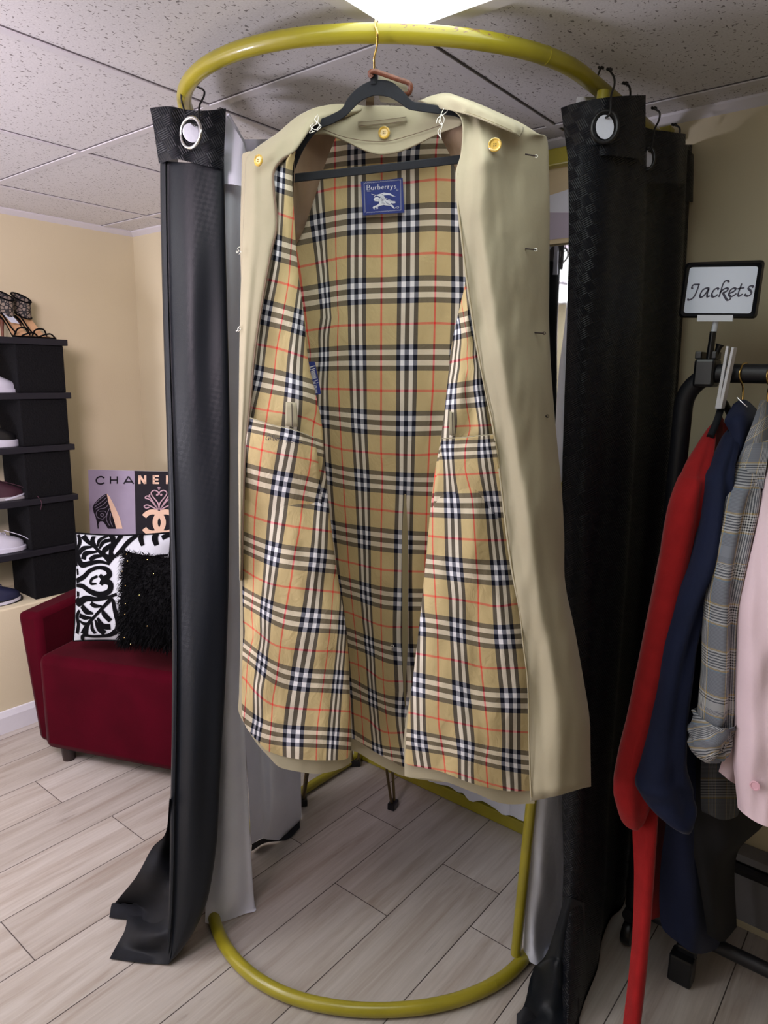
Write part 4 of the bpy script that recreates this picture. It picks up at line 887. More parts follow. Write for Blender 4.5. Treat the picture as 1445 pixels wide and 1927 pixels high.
def sneaker(toe, L, W, H, sole, upper, solem, label, lace, grp='trainers on the shelf', stripe=None, hi=.5, laceends=None):
    x, y, z = toe; t = thing('sneaker', (x, y-L/2, z), label, 'shoe', grp)
    # stations from toe (s=0) to heel (s=1): half width, top height
    S_ = [(0, .05, sole*1.5), (.03, .26, sole+.020), (.1, .40, sole+.032), (.22, .49, sole+.044), (.36, .47, sole+.066), (.5, .42, H*.86), (.62, .38, H*.98), (.8, .37, H), (.93, .35, H*.98), (1, .22, H*.72)]
    V = []; n = 14
    for s, w_, h in S_:
        for k in range(n+1):
            a = math.pi*k/n; V.append((x+W*w_*math.cos(a)*(1 if s < .45 else .92+.08*math.sin(a)), y-L*s, z+sole*.7+(h-sole*.7)*math.sin(a)**.62))
    m = len(S_); Fc = [(j*(n+1)+i, j*(n+1)+i+1, (j+1)*(n+1)+i+1, (j+1)*(n+1)+i) for j in range(m-1) for i in range(n)]
    b = MB().add(V, Fc+[tuple(range(n+1)), tuple(range(m*(n+1)-1, (m-1)*(n+1)-1, -1))]); b.build('upper', upper, t, sub=1)
    Pf = []
    for s, w_ in [(0, .0), (.012, .2), (.05, .36), (.12, .46), (.22, .52), (.36, .5), (.5, .44), (.7, .41), (.88, .4), (.97, .3), (1.01, .0)]: Pf.append((x+W*w_, y+.006-L*s*1.01))
    prof = Pf+[(2*x-p[0], p[1]) for p in Pf[-2:0:-1]]
    V = [(p[0], p[1], z) for p in prof]+[(p[0], p[1], z+sole*(.92 if p[1] > y-L*.3 else 1.05)) for p in prof]; n = len(prof)
    MB().add(V, [(i, (i+1) % n, n+(i+1) % n, n+i) for i in range(n)]+[tuple(range(n-1, -1, -1)), tuple(range(n, 2*n))]).build('sole', solem, t, bevel=.003)
    b = MB()
    for k in range(5):
        yy = y-L*(.27+.06*k); zz = z+np.interp(.27+.06*k, [s for s, _, _ in S_], [h for _, _, h in S_])+.002
        sg = 1 if k % 2 else -1
        b.tube([(x-.02, yy, zz-.004), (x, yy-.006*sg, zz+.002), (x+.02, yy, zz-.004)], .0022, 6)
    if laceends:
        for P in laceends: b.tube(smooth_line(P, 5), .0016, 6)
    b.build('laces', lace, t)
    if stripe:
        b = MB()
        for V, Fc in [ribbon([(p[0], p[1]) for p in q], wd) for q, wd in stripe]: b.add([(x+W*float(np.interp(p[0]/L, [0, .012, .05, .12, .22, .36], [.06, .24, .385, .48, .525, .505]))+.0015, y-p[0], z+p[1]) for p in V], Fc)
        b.build('side_stripe', MT['white_sh'], t)
    return t
tx = -2.90
def toe(px, py, X=tx): return at_x(px, py, X)
sneaker((tx, toe(32, 735)[1], shelf_z(4)), .27, .095, .1, .016, MT['white_sh'], MT['white_sh'], 'white canvas shoe, only its toe in view, on the second board from the top', MT['white_sh'])
sneaker((tx, toe(31, 840)[1], shelf_z(3)), .27, .1, .1, .03, MT['seatblack'], MT['white_sh'], 'shoe with a thick white sole on the third board from the top', MT['seatblack'])
q = toe(48, 938); sneaker((tx, q[1], shelf_z(2)), .28, .1, .115, .014, MT['maroon'], MT['solegrey'], 'dark maroon trainer with a lace dangling off the board edge', MT['maroon'],
        laceends=[[(tx+.02, q[1]-.09, shelf_z(2)+.075), (tx+.035, q[1]-.03, shelf_z(2)+.05), (tx+.05, q[1]+.012, shelf_z(2)+.02), (tx+.09, q[1]+.022, shelf_z(2)-.012), (tx+.09, q[1]+.016, shelf_z(2)-.045)]], stripe=[([(.02, .022), (.06, .014), (.1, .006)], .007)])
q = toe(46, 1040); sneaker((tx, q[1], shelf_z(1)), .28, .105, .125, .02, MT['white_sh'], MT['white_sh'], 'white running shoe with loose laces on the lowest board', MT['white_sh'],
        laceends=[[(tx+.02, q[1]-.08, shelf_z(1)+.09), (tx+.04, q[1]-.02, shelf_z(1)+.06), (tx+.05, q[1]+.012, shelf_z(1)+.03), (tx+.055, q[1]+.02, shelf_z(1)+.004)]])
q = toe(38, 1130); sneaker((tx+.0, q[1], shelf_z(0)), .28, .1, .1, .02, MT['navyshoe'], MT['seatblack'], 'navy running shoe standing on the cream ledge', MT['navyshoe'], stripe=[([(.0, .02), (.05, .012), (.12, .012), (.16, .03)], .012), ([(.12, .05), (.14, .04), (.16, .05)], .006)])
def sandal(toe_, label, sgn, ticket=False, ang=78):
    x, y, z = toe_; L, H = .205, .098; t = thing('heeled_sandal', (x, y-.1, z), label, 'shoe', 'lace sandals on the top board')
    prof = [(0, .008), (.02, .006), (.06, .007), (.085, .014), (.115, .042), (.145, .074), (.17, .092), (.205, .1)]
    wd = [.016, .034, .041, .038, .03, .027, .03, .024]
    P = smooth_line([(s, h, w_) for (s, h), w_ in zip(prof, wd)], 4); V = []; V2 = []
    for s, h, w_ in P:
        for f in (-1, -.5, 0, .5, 1): V.append((x+w_*f, y-s, z+h+.003*f*f))
        for f in (-1, 1): V2.append((x+w_*f*1.04, y-s, z+h-.001))
        for f in (1, -1): V2.append((x+w_*f*.98, y-s, z+max(0, h-.009)))
    n = len(P)
    MB().add(V, [(j*5+i, j*5+i+1, (j+1)*5+i+1, (j+1)*5+i) for j in range(n-1) for i in range(4)]).build('insole', MT['nude'], t)
    MB().add(V2, [(j*4+i, j*4+(i+1) % 4, (j+1)*4+(i+1) % 4, (j+1)*4+i) for j in range(n-1) for i in range(4)]+[(0, 1, 2, 3), (n*4-1, n*4-2, n*4-3, n*4-4)]).build('sole', MT['cushblack'], t)
    MB().tube([(x, y-.19, z+.092), (x, y-.195, z+.05), (x, y-.197, z)], [.013, .007, .0045], 12).build('heel', MT['leather'], t)
    # toe straps
    b = MB()
    for s0, hh, s1 in ((.012, .016, .03), (.06, .036, .075)):
        b.tube(smooth_line([(x-.036, y-s1, z+.008), (x-.022, y-s0-.01, z+hh), (x, y-s0, z+hh+.006), (x+.022, y-s0-.01, z+hh), (x+.036, y-s1, z+.008)], 5), .0032, 8)
    b.tube(smooth_line([(x+.034, y-.065, z+.02), (x+.03, y-.1, z+.045), (x+.03, y-.15, z+.1)], 5), .003, 8); b.build('strap', MT['cushblack'], t)
    # lace ankle cuff
    V = []; n = 28
    for j, (hh, r, dy) in enumerate(((.105, .036, .155), (.125, .035, .152), (.15, .034, .15), (.168, .036, .15))):
        for k in range(n):
            a = 2*math.pi*k/n; V.append((x+r*.85*math.cos(a), y-dy+r*1.25*math.sin(a)-.02, z+hh+.022*math.sin(a)*(-1)))
    MB().add(V, [(j*n+k, j*n+(k+1) % n, (j+1)*n+(k+1) % n, (j+1)*n+k) for j in range(3) for k in range(n)]).build('ankle_cuff', MT['lace'], t)
    b = MB()
    for j in (0, 3): b.tube(V[j*n:(j+1)*n], .003, 8, closed=True)
    b.build('cuff_edging', MT['cushblack'], t)
    if ticket:
        b = MB(); b.add([(x+.02, y-.165, z+.1), (x+.022, y-.105, z+.055), (x-.012, y-.1, z+.052), (x-.012, y-.16, z+.1)], [(0, 1, 2, 3)]); tk = b.build('price_tag', MT['paper'], t, smooth=False, label='white paper price tag'); tk.location += Vector((.006, .006, .006))
    ar = math.radians(ang); t.rotation_euler = (0, 0, -ar); t.location = (x-.1*math.sin(ar), y-.1*math.cos(ar), z)
zt = shelf_z(5)
sandal((-2.85, at_x(66, 636, -2.85)[1], zt), 'black lace heeled sandal with a white price tag inside', 1, True)
sandal((-2.87, at_x(98, 636, -2.87)[1], zt), 'rear black lace heeled sandal, nearer the board end', -1)
# ================================================================== ARMCHAIR, CUSHIONS, POSTER
SO = np.array([-2.55, 1.055, 0]); SA = math.atan2(.39, .921); SX = np.array([math.cos(SA), math.sin(SA), 0]); SY = np.array([-math.sin(SA), math.cos(SA), 0])
RM = np.array([[SX[0], SY[0], 0], [SX[1], SY[1], 0], [0, 0, 1]])
ac = thing('armchair', SO+SX*.42+SY*.28, 'burgundy velvet armchair in the corner below the shoe shelf', 'chair')
W_, Dp = .86, .54
def cushbox(name, a, b_, bev=.03, mat='velour', shear=None):
    b = MB(); b.box(a, b_, R=RM, c=SO); return b.build(name, MT[mat], ac, bevel=bev)
# arms slope in plan: outer shell rising from the floor
for s in (0, 1):
    u0, u1 = (0, .085) if s == 0 else (W_-.085, W_)
    b = MB(); P = []
    for z, e in ((.055, .022), (.575, -.012)):
        for (uu, vv) in ((u0, .0), (u1, .0), (u1, Dp), (u0, Dp)):
            o_ = (e if uu == (u0 if s == 0 else u1) else 0)*(1 if s == 0 else -1)
            P.append(SO+SX*(uu+o_)+SY*(vv+(e*.6 if vv == 0 else 0))+(0, 0, z+(.012 if (z > .3 and vv > .1) else 0)))
    b.add(P, [(0, 3, 2, 1), (4, 5, 6, 7), (0, 1, 5, 4), (1, 2, 6, 5), (2, 3, 7, 6), (3, 0, 4, 7)]); b.build('arm', MT['velour'], ac, bevel=.022)
cushbox('seat', (.088, -.035, .06), (W_-.088, Dp-.12, .43), .03); cushbox('backrest', (.05, Dp-.13, .06), (W_-.05, Dp+.02, .62), .035)
for u, v in ((.15, .02), (W_-.15, .02), (.12, Dp-.1), (W_-.12, Dp-.1)):
    MB().lathe([(.022, 0), (.027, .055), (.027, .075)], SO+SX*u+SY*v, (0, 0, 1), 16).build('leg', MT['darkwood'], ac)
def pillow(name, c, w_, h_, th, tilt, label, mat, rot=0, nuv=24):
    # local frame: a across, b up (leaning back), n toward the room
    A = SX*math.cos(rot)+np.array([0, 0, 1])*math.sin(rot); B0 = np.array([0, 0, 1])*math.cos(tilt)+SY*math.sin(tilt); B = B0*math.cos(rot)-SX*math.sin(rot); N = np.cross(A, B)
    bul = lambda s, t: th*((1-abs(s)**2.6)*(1-abs(t)**2.6))**.55
    pin = lambda s, t: (1-.05*(1-t*t)*abs(s)**3, 1-.05*(1-s*s)*abs(t)**3)
    f = lambda s, t, sg=1, off=0.: c+A*s*w_*pin(s, t)[0]+B*t*h_*pin(s, t)[1]+N*sg*(bul(s, t)+off)
    V = []; Fc = []; n = nuv
    for sg in (1, -1):
        o = len(V)
        for j in range(n+1):
            for i in range(n+1): V.append(f(2*i/n-1, 2*j/n-1, sg))
        Fc += [tuple(o+q for q in ((j*(n+1)+i, j*(n+1)+i+1, (j+1)*(n+1)+i+1, (j+1)*(n+1)+i)[::sg])) for j in range(n) for i in range(n)]
    t = thing(name, c-B*h_, label, 'cushion', 'cushions on the armchair'); MB().add(V, Fc).build('cover', mat, t, autosmooth=False)
    return t, f, N
c = at_d(229, 1106, 2.36)
wpx, hpx = 108*2.36/F*1.03, 104*2.36/F*1.04
pt, pf, pN = pillow('patterned_cushion', c, wpx, hpx, .05, .22, 'white cushion with black leaf scrolls leaning in the burgundy armchair', MT['cushwhite'], rot=.085)
# black flock scrolls, traced on the visible face (px crop -> cushion s,t)
def pst(x, y):
    X, Y = 110+x/5.209, 870+y/5.209
    # solve s,t on cushion by fixed point on its mid plane
    P = on_plane(X, Y, c+pN*.04, pN)-c
    A = pf(1, 0, 0)-c; B = pf(0, 1, 0)-c
    return np.clip(P@A/(A@A), -.99, .99), np.clip(P@B/(B@B), -.99, .99)
SW = [([(110, 670), (118, 740), (140, 830), (150, 940), (165, 1030)], 16), ([(150, 730), (185, 800), (165, 880), (185, 960), (240, 1015), (330, 1000), (430, 985), (520, 1010)], [18, 34, 26, 50, 44, 34, 26, 14]),
 ([(100, 668), (300, 662), (500, 664), (650, 655), (860, 650), (1075, 635)], 10), ([(195, 690), (300, 705), (400, 690), (470, 720), (520, 790), (520, 900), (545, 960)], [14, 14, 18, 30, 34, 30, 60]),
 ([(200, 735), (270, 790), (340, 830), (400, 880), (470, 930), (540, 980)], [40, 30, 22, 24, 34, 60]), ([(310, 735), (320, 790), (380, 850)], [28, 32, 14]), ([(440, 715), (385, 770), (385, 840)], [22, 30, 12]), ([(500, 765), (430, 790), (405, 860)], [30, 34, 14]),
 ([(510, 820), (460, 870), (450, 920)], [34, 44, 16]), ([(190, 910), (240, 860), (340, 840)], [36, 36, 12]), ([(250, 965), (270, 910), (390, 890)], [42, 40, 14]), ([(320, 970), (370, 940), (460, 925)], [30, 34, 16]),
 ([(160, 1170), (260, 1130), (330, 1070), (420, 1040), (500, 1060), (520, 1110), (470, 1140), (430, 1110)], [36, 36, 30, 26, 34, 40, 36, 24]), ([(165, 1085), (190, 1080)], [50, 40]),
 ([(160, 1210), (250, 1215), (330, 1260), (430, 1290), (520, 1260), (530, 1190), (470, 1165), (440, 1200)], [24, 34, 36, 40, 38, 40, 46, 24]), ([(410, 1120), (350, 1150), (345, 1190), (400, 1190)], [18, 20, 20, 14]),
 ([(165, 1330), (200, 1370), (290, 1330), (400, 1335), (500, 1320), (590, 1285)], [50, 60, 44, 30, 24, 20]), ([(170, 1290), (205, 1290)], [40, 30]),
 ([(205, 1440), (170, 1500), (180, 1580), (150, 1670)], [20, 34, 30, 30]), ([(230, 1680), (290, 1580), (380, 1490), (470, 1400), (550, 1320)], [60, 28, 20, 24, 30]), ([(240, 1400), (290, 1450), (360, 1470)], [36, 46, 14]), ([(340, 1370), (380, 1395), (450, 1400)], [30, 32, 14]),
 ([(205, 1490), (270, 1510), (340, 1510)], [34, 34, 12]), ([(200, 1540), (250, 1570), (310, 1565)], [12, 26, 14]), ([(520, 1540), (470, 1480), (450, 1430)], [36, 40, 14]), ([(510, 1600), (440, 1590), (400, 1510)], [46, 46, 16]), ([(440, 1670), (400, 1620), (375, 1530)], [50, 44, 14]), ([(350, 1670), (330, 1620), (340, 1550)], [26, 26, 12]),
 ([(190, 1740), (220, 1690), (330, 1705), (480, 1690), (560, 1640)], [24, 24, 22, 30, 40]), ([(555, 1340), (570, 1440), (590, 1560), (570, 1640)], [24, 30, 40, 40]),
 ([(600, 690), (640, 690)], [50, 40]), ([(680, 665), (700, 720), (660, 790), (620, 860), (570, 930)], [26, 40, 40, 30, 26]), ([(530, 690), (560, 740), (540, 820), (520, 900)], [30, 36, 30, 20]), ([(760, 660), (750, 720), (780, 790), (800, 830)], [24, 34, 30, 24]), ([(820, 680), (860, 690)], [44, 40]), ([(880, 690), (890, 760), (920, 830)], [46, 40, 30]), ([(930, 690), (1000, 665), (1080, 660)], [24, 24, 20]), ([(950, 760), (1000, 735), (1060, 740)], [40, 36, 30])]
b = MB()
for pts, wd in SW:
    V, Fc = ribbon(pts, [q*1.32 for q in wd] if isinstance(wd, list) else wd*1.32, 5); b.add([pf(*pst(*p), 1, .0025) for p in V], Fc)
# repeat of the motif on the hidden right part
for pts, wd in [q for q in SW if min(p[1] for p in q[0]) > 900 and max(p[0] for p in q[0]) < 560]:
    V, Fc = ribbon([(p[0]+560, p[1]) for p in pts], wd, 4)
    b.add([pf(*pst(*p), 1, .0025) for p in V], Fc)
b.build('leaf_scrolls', MT['cushblack'], pt, smooth=False)
P_ = [pf(s, -1, 0) for s in np.linspace(-1, 1, 13)]+[pf(1, t, 0) for t in np.linspace(-1, 1, 13)[1:]]+[pf(s, 1, 0) for s in np.linspace(1, -1, 13)[1:]]+[pf(-1, t, 0) for t in np.linspace(1, -1, 13)[1:-1]]
MB().tube(P_, .0035, 8, closed=True).build('piping', MT['cushblack'], pt)
c2 = at_d(300, 1132, 2.18)
ft, ff, fN = pillow('fluffy_cushion', c2, 82*2.18/F*1.05, 92*2.18/F, .055, .16, 'fluffy black cushion with tiny gold beads in front of the patterned one', MT['fur'])
b = MB(); rnd = random.Random(3)
for k in range(5200):
    s, t = rnd.uniform(-1, 1), rnd.uniform(-1, 1)
    if k % 4 == 0: s, t = ((rnd.choice((-1, 1)), t) if rnd.random() < .5 else (s, rnd.choice((-1, 1))))
    p = ff(s, t, 1, 0); d = fN*.5+np.array([rnd.gauss(0, .5), rnd.gauss(0, .5), rnd.gauss(-.35, .5)])+(ff(s, t, 0)-c2)*4; d /= np.linalg.norm(d); L_ = rnd.uniform(.014, .03)
    q = np.cross(d, (rnd.random(), rnd.random(), rnd.random())); q /= np.linalg.norm(q)+1e-6; q *= .0013
    m_ = p+d*L_*.6; e = p+d*L_+np.array([0, 0, -.35*L_])
    b.add([p+q, p-q, m_-q*.7, m_+q*.7, e], [(0, 1, 2, 3), (3, 2, 4)])
fo = b.build('fur', MT['fur'], ft, smooth=False); fo['kind'] = 'stuff'
for px, py in ((238, 1043), (240, 1056), (230, 1075), (277, 1053), (236, 1102), (289, 1080), (236, 1136), (235, 1156), (277, 1178), (246, 1212), (234, 1200), (262, 1120)):
    P = on_plane(px, py, c2+fN*.066, fN); b = MB(); b.lathe([(.0004, -.0016), (.0016, -.0008), (.0016, .0008), (.0004, .0016)], P, fN, 8); b.build('bead', MT['sequin'], ft)
# ---- fashion poster leaning in the corner
PA = math.radians(37); PX_ = np.array([math.cos(PA), math.sin(PA), 0]); PN = np.array([math.sin(PA)*math.cos(.08), -math.cos(PA)*math.cos(.08), math.sin(.08)])
PQ = at_d(253, 960, 3.1)
pp = lambda x, y, off=0.: on_plane(x, y, PQ+PN*off, PN)
pc = lambda x, y, off=.002: pp(110+x/5.209, 870+y/5.209, off)
po = thing('fashion_poster', pp(253, 1060), 'canvas print in lilac and black with lettering, a stiletto and a crown, behind the cushions', 'picture')
up_ = np.cross(PN, PX_); TLc = pp(166, 884); wid = (pp(253, 884)-TLc)@PX_*2; hgt = .50
def prect(u0, u1, v0, v1, off=0): return [TLc+PX_*u*wid-np.cross(PX_, PN)*0-up_*0+(-PNU*v*hgt)+PN*off for u, v in ((u0, v0), (u1, v0), (u1, v1), (u0, v1))]
PNU = np.cross(PN, PX_); PNU = PNU if PNU[2] > 0 else -PNU
MB().plate(prect(0, 1, 0, 1, -.011), PN, .02).build('canvas', MT['canvas_w'], po, smooth=False)
MB().add(prect(0, .5, 0, 1, .0005), [(0, 1, 2, 3)]).build('lilac_half', MT['lilac'], po, smooth=False)
MB().add(prect(.5, 1, 0, 1, .0005), [(0, 1, 2, 3)]).build('black_half', MT['printblack'], po, smooth=False)
def P2(name, strokes, mat, polys=(), off=.002): return px_mesh(name, strokes, MT[mat], lambda x, y: pc(x, y, off), po, polys=polys)
for L_ in ([([(450, 155), (420, 140), (385, 150), (370, 178), (385, 205), (420, 212), (450, 200)], 14)], [([(510, 138), (510, 210)], 13), ([(576, 138), (576, 210)], 13), ([(510, 174), (576, 174)], 13)], [([(640, 212), (686, 138)], 13), ([(686, 138), (736, 212)], 13), ([(655, 192), (720, 192)], 13)]):
    P2('letter', [ribbon(a, w_, 5) for a, w_ in L_], 'printblack')
for L_ in ([([(794, 212), (794, 128)], 22), ([(794, 130), (848, 210)], 22), ([(850, 212), (850, 128)], 22)], [([(934, 212), (934, 128)], 22), ([(930, 135), (985, 135)], 18), ([(930, 169), (980, 169)], 18), ([(930, 204), (985, 204)], 18)], [([(1065, 212), (1065, 128)], 22), ([(1060, 204), (1112, 204)], 18)]):
    P2('letter', [ribbon(a, w_, 5) for a, w_ in L_], 'printpeach')
P2('crown', [ribbon(s, 11, 5) for s in ([(985, 465), (975, 400), (920, 330), (910, 295), (940, 275), (975, 290), (985, 320)], [(985, 465), (995, 400), (1050, 330), (1060, 295), (1030, 275), (995, 290), (985, 320)], [(975, 460), (900, 370), (850, 350), (870, 330), (900, 345)], [(975, 468), (880, 420), (840, 430), (860, 450), (890, 440)], [(970, 455), (930, 390), (890, 330), (900, 315)], [(995, 460), (1070, 370), (1120, 350), (1100, 330)], [(995, 468), (1090, 420), (1130, 430)], [(1000, 455), (1040, 390), (1080, 330)], [(985, 270), (985, 240)], [(970, 252), (1000, 252)])]+[ribbon([(960, 318), (968, 310), (974, 320), (964, 326), (960, 318)], 8, 3), ribbon([(1000, 318), (1008, 310), (1014, 320), (1004, 326), (1000, 318)], 8, 3)], 'printrose')
for sg_, cx in ((1, 925), (-1, 1050)):
    P2('interlocked_letter', [ribbon([(cx+sg_*103*math.cos(a), 590-104*math.sin(a)) for a in np.linspace(2.55, -2.55, 26)], 50, 2)], 'printpeach', off=.002 if sg_ > 0 else .0025)
shoe = [(472, 305), (440, 322), (390, 360), (350, 405), (335, 445), (345, 490), (365, 540), (378, 600), (384, 650), (396, 650), (392, 610), (405, 580), (435, 578), (460, 610), (485, 650), (565, 650), (545, 570), (515, 480), (490, 390)]
P2('shoe_print', [], 'printblack', polys=[shoe])
P2('shoe_lining', [], 'printpeach', polys=[[(472, 305), (500, 335), (550, 430), (600, 540), (628, 650), (566, 650), (545, 570), (515, 480), (490, 390)]], off=.003)
P2('shoe_marbling', [ribbon(s, 6, 5) for s in ([(460, 320), (410, 360), (355, 410)], [(470, 345), (420, 390), (350, 440)], [(480, 375), (430, 420), (360, 460)], [(490, 410), (460, 445), (400, 460), (370, 500), (390, 545), (440, 560)], [(420, 500), (445, 510), (430, 530), (412, 518), (420, 500)], [(500, 450), (480, 500), (470, 560), (500, 620)], [(515, 500), (505, 560), (530, 630)], [(400, 480), (455, 480), (470, 520), (440, 550)])], 'printgrey', off=.003)
# ================================================================== BACK WALL: ART AND MIRROR
art = thing('wall_art', (-1.22, wall_y(-1.22)-.012, 1.9), 'canvas in flowing white, lilac and beige bands high on the wall behind the coat', 'picture')
ax0, ax1, az0, az1 = -1.55, -.70, 1.815, 2.02; ay = lambda x: wall_y(x)-.0
b = MB(); b.box((ax0, -.022, az0), (ax1, 0, az1)); 
off = np.array([0, wall_y(-1.1)-.004, 0]); b.V = [v+off for v in b.V]; b.build('canvas', MT['canvas_b'], art, smooth=False)
yy = wall_y(-1.1)-.028; n = 40
xs = np.linspace(ax0+.005, ax1-.005, n+1); w1 = [1.962+.022*math.sin(x*9+1.2) for x in xs]; w2 = [1.895+.012*math.sin(x*11+.5) for x in xs]
b = MB(); b.add([(x, yy, z) for x, z in zip(xs, w1)]+[(x, yy, z) for x, z in zip(xs, w2)], [(i, i+1, n+2+i, n+1+i) for i in range(n)]); b.build('white_band', MT['canvas_w'], art, smooth=False)
b = MB(); b.add([(x, yy, z) for x, z in zip(xs, w2)]+[(x, yy, az0+.012) for x in xs], [(i, i+1, n+2+i, n+1+i) for i in range(n)]); b.build('lilac_band', MT['canvas_l'], art, smooth=False)
mr = thing('wall_mirror', (-1.0, wall_y(-1.0)-.01, .8), 'tall mirror on the wall inside the fitting room, seen beside the right curtain', 'mirror')
yw = wall_y(-.95)
MB().box((-1.2, yw-.018, .55), (-.72, yw-.004, 1.81)).build('glass', MT['mirror'], mr, smooth=False)
for a, c in (((-1.225, yw-.024, .525), (-1.2, yw-.002, 1.812)), ((-.72, yw-.024, .525), (-.695, yw-.002, 1.812)), ((-1.2, yw-.024, .525), (-.72, yw-.002, .55))):
    MB().box(a, c).build('frame', MT['mirrorframe'], mr, smooth=False, bevel=.003)
# ================================================================== BASEBOARD HEATER
ht = thing('baseboard_heater', (.55, wall_y(.4)-.04, 0), 'low grey baseboard heater along the wall behind the clothes rail', 'heater')
hx0, hx1 = -.40, 1.6
def hb(name, prof, mat):
    n = len(prof); V = [(x, wall_y(x)-.003-d, z) for x in (hx0, hx1) for d, z in prof]
    MB().add(V, [(i, (i+1) % n, n+(i+1) % n, n+i) for i in range(n)]+[tuple(range(n-1, -1, -1)), tuple(range(n, 2*n))]).build(name, mat, ht, smooth=False)
hb('back_plate', [(0, .03), (.004, .03), (.004, .25), (0, .25)], MT['heater'])
hb('front_panel', [(.058, .07), (.062, .07), (.062, .2), (.058, .2)], MT['heater'])
hb('top_hood', [(.004, .25), (.05, .246), (.058, .232), (.054, .228), (.046, .24), (.004, .244)], MT['heater'])
hb('damper', [(.05, .205), (.064, .198), (.068, .212), (.054, .222)], MT['black_metal'])
hb('fin_element', [(.01, .09), (.05, .09), (.05, .19), (.01, .19)], MT['heaterdk'])
# ================================================================== CLOTHES RAIL
RY = 1.655
rp = lambda px, py: at_y(px, py, RY)
rk = thing('clothes_rail', (-.2, RY, 0), 'black tubular clothes rail carrying the jackets', 'clothes rack')
zr = rp(1400, 703)[2]; xl = rp(1283, 790)[0]; rr_ = .0205
P = [(xl, RY, .1), (xl, RY, zr-.075)]+[(xl+.075-.075*math.cos(a), RY, zr-.075+.075*math.sin(a)) for a in np.linspace(.15, math.pi/2, 9)]+[(xl+1.5-.075, RY, zr)]+[(xl+1.5-.075+.075*math.sin(a), RY, zr-.075+.075*math.cos(a)) for a in np.linspace(.15, math.pi/2, 9)]+[(xl+1.5, RY, .1)]
MB().tube(P, rr_, 18).build('hanging_tube', MT['black_metal'], rk)
bx = at_z(1225, 1745, .06)
MB().tube([(xl, RY+.03, .075), (xl+1.5, RY+.03, .075)], .017, 14).build('base_bar', MT['black_metal'], rk)
for x in (xl, xl+1.5):
    yf = RY-.2 if x > xl else RY-.03
    MB().tube([(x, yf, .085), (x, RY+.15, .085)], .018, 14).build('side_foot', MT['black_metal'], rk)
    for y in (yf+.01, RY+.14):
        b = MB(); b.lathe([(.03, -.012), (.032, -.008), (.032, .008), (.03, .012)], (x, y, .033), (1, 0, 0), 24); b.build('caster', MT['black_plastic'], rk)
# stubby floor bracket in front of the base bar
fb = at_z(1278, 1848, 0)
b = MB(); b.box((fb[0]-.028, fb[1]-.012, 0), (fb[0]+.028, fb[1]+.03, .075)); b.box((fb[0]-.02, fb[1]+.01, .07), (fb[0]+.028, RY+.035, .092)); b.build('bracket_foot', MT['black_plastic'], rk, smooth=False, bevel=.006)
# ---- sign on the rail
YS = RY-.012
sp_ = lambda x, y, o=0.: at_y(x, y, YS-o)
sg = thing('jackets_sign', rp(1338, 700), 'black framed sign reading Jackets clamped on the clothes rail', 'sign')
def rounded(pts, r=7, k=5):
    P = [np.array(p, float) for p in pts]; out = []
    for i, p in enumerate(P):
        a = P[i-1]-p; b_ = P[(i+1) % len(P)]-p; a = a/np.linalg.norm(a)*r; b_ = b_/np.linalg.norm(b_)*r
        for j in range(k+1):
            t = j/k; out.append((1-t)**2*(p+a)+2*t*(1-t)*p+t*t*(p+b_))
    return out
fo_ = rounded([(1290, 494), (1440, 489), (1424, 600), (1276, 598)], 10); fi_ = rounded([(1298, 503), (1427, 501), (1413, 590), (1286, 589)], 6)
fm_ = rounded([(1293, 498), (1435, 494), (1420, 596), (1280, 595)], 9)
b = MB(); n = len(fo_); V = [sp_(*p, 0) for p in fo_]+[sp_(*p, .009) for p in fm_]+[sp_(*p, .003) for p in fi_]
b.add(V, [(k*n+i, k*n+(i+1) % n, (k+1)*n+(i+1) % n, (k+1)*n+i) for k in (0, 1) for i in range(n)]); b.add([sp_(*p, -.002) for p in fo_], [tuple(range(n))])
b.build('frame', MT['black_plastic'], sg)
pa = MB().add([sp_(*p, .0028) for p in fi_], [tuple(range(n))]).build('paper', MT['paper'], sg, smooth=False)
jz = lambda pts: [(1145+x/4.38, 460+y/4.38) for x, y in pts]
JK = [[(690, 368), (688, 348), (702, 332), (726, 330), (752, 328)], [(746, 330), (732, 370), (716, 410), (696, 440), (668, 456), (648, 452)], [(830, 366), (806, 360), (776, 376), (756, 410), (756, 432), (776, 430), (802, 402), (824, 368)], [(828, 366), (814, 404), (814, 430), (836, 424)],
      [(908, 372), (896, 361), (872, 372), (852, 404), (856, 430), (880, 428), (900, 412)], [(990, 314), (984, 300), (962, 302), (942, 330), (924, 390), (908, 434)], [(914, 402), (944, 372), (972, 360), (984, 370), (968, 388), (940, 398)], [(942, 398), (958, 430), (978, 458), (1000, 452), (1004, 440)],
      [(994, 404), (1030, 388), (1048, 368), (1030, 360), (1002, 380), (992, 412), (1008, 430), (1034, 420), (1054, 404)], [(1098, 322), (1078, 376), (1068, 412), (1078, 426), (1104, 408)], [(1062, 366), (1090, 360), (1120, 356)], [(1194, 356), (1184, 342), (1162, 346), (1152, 362), (1170, 382), (1176, 404), (1156, 424), (1132, 422), (1120, 410)]]
px_mesh('lettering', [nib(jz(s), 5.0, .75, 6, .5) for s in JK], MT['ink'], lambda x, y: sp_(x, y, .0034), pa, label='the word Jackets in grey italic script')
b = MB(); b.plate([sp_(*p, .008) for p in [(1314, 594), (1379, 594), (1378, 604), (1313, 604)]], (0, 1, 0), .008); b.build('clear_gripper', MT['clear'], sg, smooth=False, bevel=.001)
MB().tube([sp_(1347, 604), sp_(1343, 626)], .006, 12).build('clear_stem', MT['clear'], sg)
MB().tube([sp_(1342, 624, .004), sp_(1334, 678, .004)], .007, 12).build('stem', MT['black_plastic'], sg)
